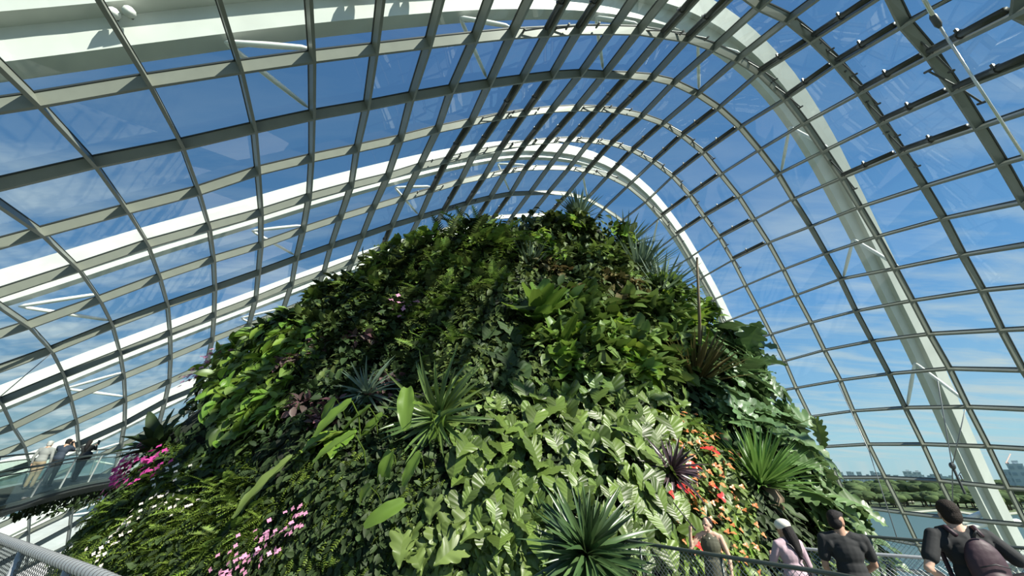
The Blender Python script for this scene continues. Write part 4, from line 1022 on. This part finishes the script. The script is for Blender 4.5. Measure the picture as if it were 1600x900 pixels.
# trailing plants under the bridge
b = MB()
for i in range(900):
    j = RND.randrange(int(len(BLr) * .35), len(BLr)); p = BLr[j] + Sd[j] * RND.uniform(-.7, 1.0) + UP * RND.uniform(-.85, -.35)
    put(b, 'small', p, nrm(-UP + rnd3(.4)), nrm(Sd[j] + rnd3(.4)), RND.uniform(.10, .24))
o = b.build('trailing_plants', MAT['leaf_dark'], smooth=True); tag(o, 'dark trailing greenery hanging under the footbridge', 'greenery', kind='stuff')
def on_bridge(px, back=0.0):
    d = ray(px, 740); best = None
    az = math.atan2(d[0], d[1])
    i = int(np.argmin([abs(math.atan2(p[0], p[1]) - az) for p in BLr]))
    p = BLr[i] + Sd[i] * back; t = Td[i]; return p, math.atan2(t[1], t[0]) - math.pi / 2
def ex_cam(root, k, j):
    m = MB(); c = (j['hd'] + V3(0, .17, .0)) * k; m.box(c, (.15, .09, .10)); m.tube([c + V3(0, .03, 0), c + V3(0, .15, 0)], .04, 12); m.build('camera', MAT['phone_black'], root)
p, a = on_bridge(62, -.2)
person('person', 'grey haired visitor in a grey shirt and tan trousers standing leftmost on the footbridge', (p[0], p[1], p[2]), a, 1.66, dict(lean=.1), 'skin_tan', ('hair_grey', 'short'), ('cloth_grey', 'long'), 'cloth_tan', vox=.02)
p, a = on_bridge(78, .0)
person('person', 'man in dark clothes raising a camera to his eye on the footbridge', (p[0], p[1], p[2]), a, 1.72, dict(lean=.22, L=((-.26, .22, 1.28), (-.05, .34, 1.56)), R=((.26, .22, 1.28), (.06, .34, 1.56))), 'skin_tan', ('hair_black', 'short'), ('cloth_navy', 'tee'), 'cloth_black', vox=.02, extra=ex_cam)
def ex_phone(root, k, j):
    m = MB(); m.box(V3(0.0, .72, 1.62) * k, (.09, .02, .20)); m.build('phone', MAT['phone_black'], root)
    m = MB(); m.ell(V3(.16, -.12, 1.0), (.17, .12, .17)); m.build('handbag', MAT['strap_black'], root, smooth=True)
p, a = on_bridge(120, .0)
person('person', 'long haired woman in black holding up a phone on the footbridge', (p[0], p[1], p[2]), a, 1.64, dict(L=((-.18, .30, 1.30), (-.03, .60, 1.50)), R=((.18, .30, 1.30), (.03, .60, 1.50)), legs=((-.1, .16), (.1, -.14))), 'skin_tan', ('hair_black', 'long'), ('cloth_black', 'long'), 'cloth_black', vox=.02, extra=ex_phone)
# ------------------------------------------------------------------ outside: water, far shore, trees, city
GZ = -34.0
m = mat('water', (.055, .095, .09), .35, 0, .2)
nt = m.node_tree; bs = [n for n in nt.nodes if n.type == 'BSDF_PRINCIPLED'][0]
tc = nt.nodes.new('ShaderNodeTexCoord'); no = nt.nodes.new('ShaderNodeTexNoise'); no.inputs['Scale'].default_value = .35; no.inputs['Detail'].default_value = 4
bp = nt.nodes.new('ShaderNodeBump'); bp.inputs['Strength'].default_value = .35; bp.inputs['Distance'].default_value = .5
nt.links.new(tc.outputs['Object'], no.inputs['Vector']); nt.links.new(no.outputs[0], bp.inputs['Height']); nt.links.new(bp.outputs[0], bs.inputs['Normal'])
mat('land', (.10, .13, .06), .9, var=.4, vscale=.02)
mat('beach', (.42, .40, .33), .9, var=.1)
mat('tree_far', (.045, .075, .03), .9, 0, .1, island=.3, col2=(.075, .10, .04))
mat('bark', (.10, .08, .06), .9)
mat('tower_pale', (.7, .72, .72), .9); mat('tower_grey', (.62, .68, .70), .9); mat('tower_glass', (.42, .50, .54), .7)  # no atmosphere here: distance haze is put into these pale bluish colours
mat('tower_red', (.48, .30, .26), .8); mat('plaza', (.55, .55, .50), .8, var=.06, vscale=.15)
b = MB(); b.add([(-1500, -600, GZ), (6000, -600, GZ), (6000, 9000, GZ), (-1500, 9000, GZ)], [(0, 1, 2, 3)]); o = b.build('water', MAT['water']); tag(o, 'calm grey green bay beyond the glass at the lower right', 'water', kind='structure')
# far shore: a strip of land with a pale beach edge
def shore(px): 
    d = ray(px, 800); d = d / math.hypot(d[0], d[1]); return d
near = []; 
for i, px in enumerate(range(1150, 1760, 20)):
    d = ray(px, 797 + (px - 1350) * .035 + 3 * math.sin(px * .05)); t = (GZ + .5) / d[2]; near.append(d * t)
V_ = [tuple(p) for p in near] + [(p[0] * 9, p[1] * 9, GZ + 1.5) for p in near]; n_ = len(near)
b = MB(); b.add(V_, [(i, i + 1, n_ + i + 1, n_ + i) for i in range(n_ - 1)]); b.add([(x, y, z - 1) for x, y, z in V_[:n_]] + V_[:n_], [(i, i + 1, n_ + i + 1, n_ + i) for i in range(n_ - 1)])
o = b.build('far_shore', MAT['land']); tag(o, 'wooded far shore across the water', 'land', kind='structure')
b = MB(); b.add([tuple(p + [0, 0, .1]) for p in near] + [(p[0] * 1.05, p[1] * 1.05, GZ + .9) for p in near], [(i, i + 1, n_ + i + 1, n_ + i) for i in range(n_ - 1)]); o = b.build('beach', MAT['beach']); tag(o, 'pale narrow beach along the far shore', 'beach', kind='structure')
# tree kinds: broad crowns of many lumps
def tree_mesh(seed):
    r_ = random.Random(seed); b = MB(); lumps = []
    for i in range(9):
        a = r_.uniform(0, 6.28); rr = r_.uniform(0, .55); lumps.append((rr * math.cos(a), rr * math.sin(a), .62 + r_.uniform(-.08, .16), r_.uniform(.26, .42)))
    for (x, y, z, s) in lumps:
        m2 = MB(); m2.ell((0, 0, 0), (s, s, s * .62), nu=14, nv=9); V = np.vstack(m2.V)
        V = np.array([v * (1 + .22 * noise.noise(Vector(v * 9 + x * 10)) + .1 * noise.noise(Vector(v * 25))) for v in V]) + [x, y, z]
        b.add(V, m2.F)
    t = MB(); t.tube([(0, 0, 0), (.01, 0, .3), (0, 0, .6)], [.05, .035, .03], 6)
    for a in (0, 2, 4): t.tube([(0, 0, .3), (.3 * math.cos(a), .3 * math.sin(a), .6)], [.025, .015], 5)
    return b, t
protos = []
for s in range(4):
    b, t = tree_mesh(s); root = empty('tree', (0, 0, -500)); b.build('crown', MAT['tree_far'], root, smooth=True); t.build('trunk', MAT['bark'], root, smooth=True); protos.append(root)
used = set()
def tree(px, dist_k, size, lab, grp, gz=0):
    i = RND.randrange(4); r_ = protos[i] if i not in used else copy_tree(protos[i]); used.add(i)
    d = ray(px, 797 + (px - 1350) * .035); t = (GZ + .5) / d[2] * dist_k
    r_.location = (d[0] * t, d[1] * t, GZ + .3 + gz); h = size * RND.uniform(.8, 1.25); r_.scale = (h * RND.uniform(.9, 1.35), h * RND.uniform(.9, 1.3), h); r_.rotation_euler = (0, 0, RND.uniform(0, 6))
    tag(r_, lab, 'tree', grp)
for i in range(70): tree(RND.uniform(1300, 1640), RND.uniform(1.12, 1.3), 17, 'broad crowned green tree in the front row behind the far beach', 'trees behind the far beach')
for i in range(80): tree(RND.uniform(1280, 1640), RND.uniform(1.4, 2.1), 24, 'large dark tree further back in the wood on the far shore', 'trees further back on the far shore')
for i in range(60): tree(RND.uniform(1270, 1640), RND.uniform(2.3, 4.0), 30, 'distant hazy tree in front of the city skyline', 'trees before the skyline')
# city towers
def tower(px, top, wpx, dist, m_, lab, grp, kind=0):
    d = ray(px, top); hz = math.hypot(d[0], d[1]); P = d / hz * dist; wd = wpx / F * dist * .62; ht = P[2] - GZ
    root = empty('tower_block', (P[0], P[1], GZ), math.atan2(d[1], d[0]) - math.pi / 2); tag(root, lab, 'building', grp)
    b = MB(); b.box((0, 0, ht / 2), (wd, wd * .7, ht)); 
    if kind == 1: b.box((wd * .1, 0, ht + 3), (wd * .4, wd * .4, 6))
    b.build('walls', MAT[m_], root)
    b = MB(); nf = max(4, int(ht / 9)); nb = max(2, int(wd / 14))
    for f in range(nf):
        for c in range(nb):
            b.box((-wd / 2 + wd * (c + .5) / nb, -wd * .35, ht * (f + .5) / nf), (wd / nb * .55, .8, ht / nf * .5))
    b.build('windows', MAT['tower_glass'], root)
    b = MB(); b.box((0, 0, ht + .6), (wd * 1.04, wd * .74, 1.4)); b.build('roof', MAT['tower_grey'], root)
    return root
RN2 = random.Random(5)
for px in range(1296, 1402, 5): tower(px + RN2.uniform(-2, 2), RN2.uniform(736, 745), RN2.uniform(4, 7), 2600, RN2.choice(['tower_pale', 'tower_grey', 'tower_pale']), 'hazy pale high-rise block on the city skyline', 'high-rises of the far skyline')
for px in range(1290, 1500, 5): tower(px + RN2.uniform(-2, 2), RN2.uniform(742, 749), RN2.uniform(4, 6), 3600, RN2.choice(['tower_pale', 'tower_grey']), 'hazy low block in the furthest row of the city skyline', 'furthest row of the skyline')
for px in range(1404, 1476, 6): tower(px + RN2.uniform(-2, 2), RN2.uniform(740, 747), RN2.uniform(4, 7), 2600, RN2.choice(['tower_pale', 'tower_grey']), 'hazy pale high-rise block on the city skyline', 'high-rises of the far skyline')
tower(1417, 737, 11, 2200, 'tower_pale', 'white slab tower, left of the twin reddish topped pair', None, 1)
tower(1432, 738, 10, 2200, 'tower_pale', 'white slab tower, right one of the pair above the trees', None, 1)
tower(1514, 727, 17, 1300, 'tower_red', 'tall reddish tower under construction beside the white arch', None, 1)
tower(1526, 733, 12, 1300, 'tower_red', 'lower reddish tower joined to the tall one beside the arch', None)
tower(1585, 726, 16, 1100, 'tower_grey', 'stepped grey tower with cranes near the right edge', None, 1)
tower(1598, 733, 14, 1100, 'tower_pale', 'pale tower at the very right edge', None)
tower(1572, 735, 10, 1100, 'tower_grey', 'low grey tower left of the stepped one near the right edge', None)
def crane(px, top, dist, sz, lab):
    d = ray(px, top); P = d / math.hypot(d[0], d[1]) * dist; root = empty('crane', (P[0], P[1], GZ), .4); tag(root, lab, 'crane')
    H = P[2] - GZ
    b = MB(); b.tube([(0, 0, 0), (0, 0, H)], 1.2, 4); b.build('mast', MAT['tower_red'], root); b = MB(); b.tube([(-sz * .3, 0, H - 2), (sz, 0, H + sz * .5)], .9, 4); b.build('jib', MAT['tower_red'], root)
crane(1574, 722, 1100, 26, 'tower crane on the left of the stepped tower near the right edge')
crane(1500, 742, 1300, 30, 'crane left of the reddish tower under construction')
# small pavilion roofs among the far trees
for px, lab in ((1412, 'orange roofed pavilion on the far beach, left one'), (1424, 'pale roofed pavilion on the far beach, right one')):
    d = ray(px, 790); t = (GZ + .5) / d[2] * 1.06; p = d * t; p[2] = GZ + .5
    root = empty('pavilion', tuple(p), -.7); tag(root, lab, 'building')
    b = MB(); b.box((0, 0, 1.5), (9, 6, 3)); b.build('walls', MAT['tower_pale'], root)
    b = MB(); b.add([(-5.5, -4, 3), (5.5, -4, 3), (5.5, 4, 3), (-5.5, 4, 3), (-3, 0, 6), (3, 0, 6)], [(0, 1, 5, 4), (2, 3, 4, 5), (1, 2, 5), (3, 0, 4), (0, 3, 2, 1)]); b.build('roof', MAT['tower_red'] if px < 1415 else MAT['beach'], root)
# pale paved terrace outside on the left below the bridge
b = MB(); b.add([(-260, 20, -22), (-30, 55, -22), (-30, 330, -24), (-600, 330, -24)], [(0, 1, 2, 3)]); b.add([(-260, 20, -34), (-30, 55, -34), (-30, 55, -22), (-260, 20, -22)], [(0, 1, 2, 3)]); o = b.build('terrace', MAT['plaza']); tag(o, 'pale paved terrace outside the glass at the lower left', 'terrace', kind='structure')
# ground inside the glasshouse
b = MB(); b.add([(-70, -40, GZ + .3), (60, -40, GZ + .3), (60, 130, GZ + .3), (-70, 130, GZ + .3)], [(0, 1, 2, 3)]); o = b.build('ground', MAT['concrete']); structure(o)
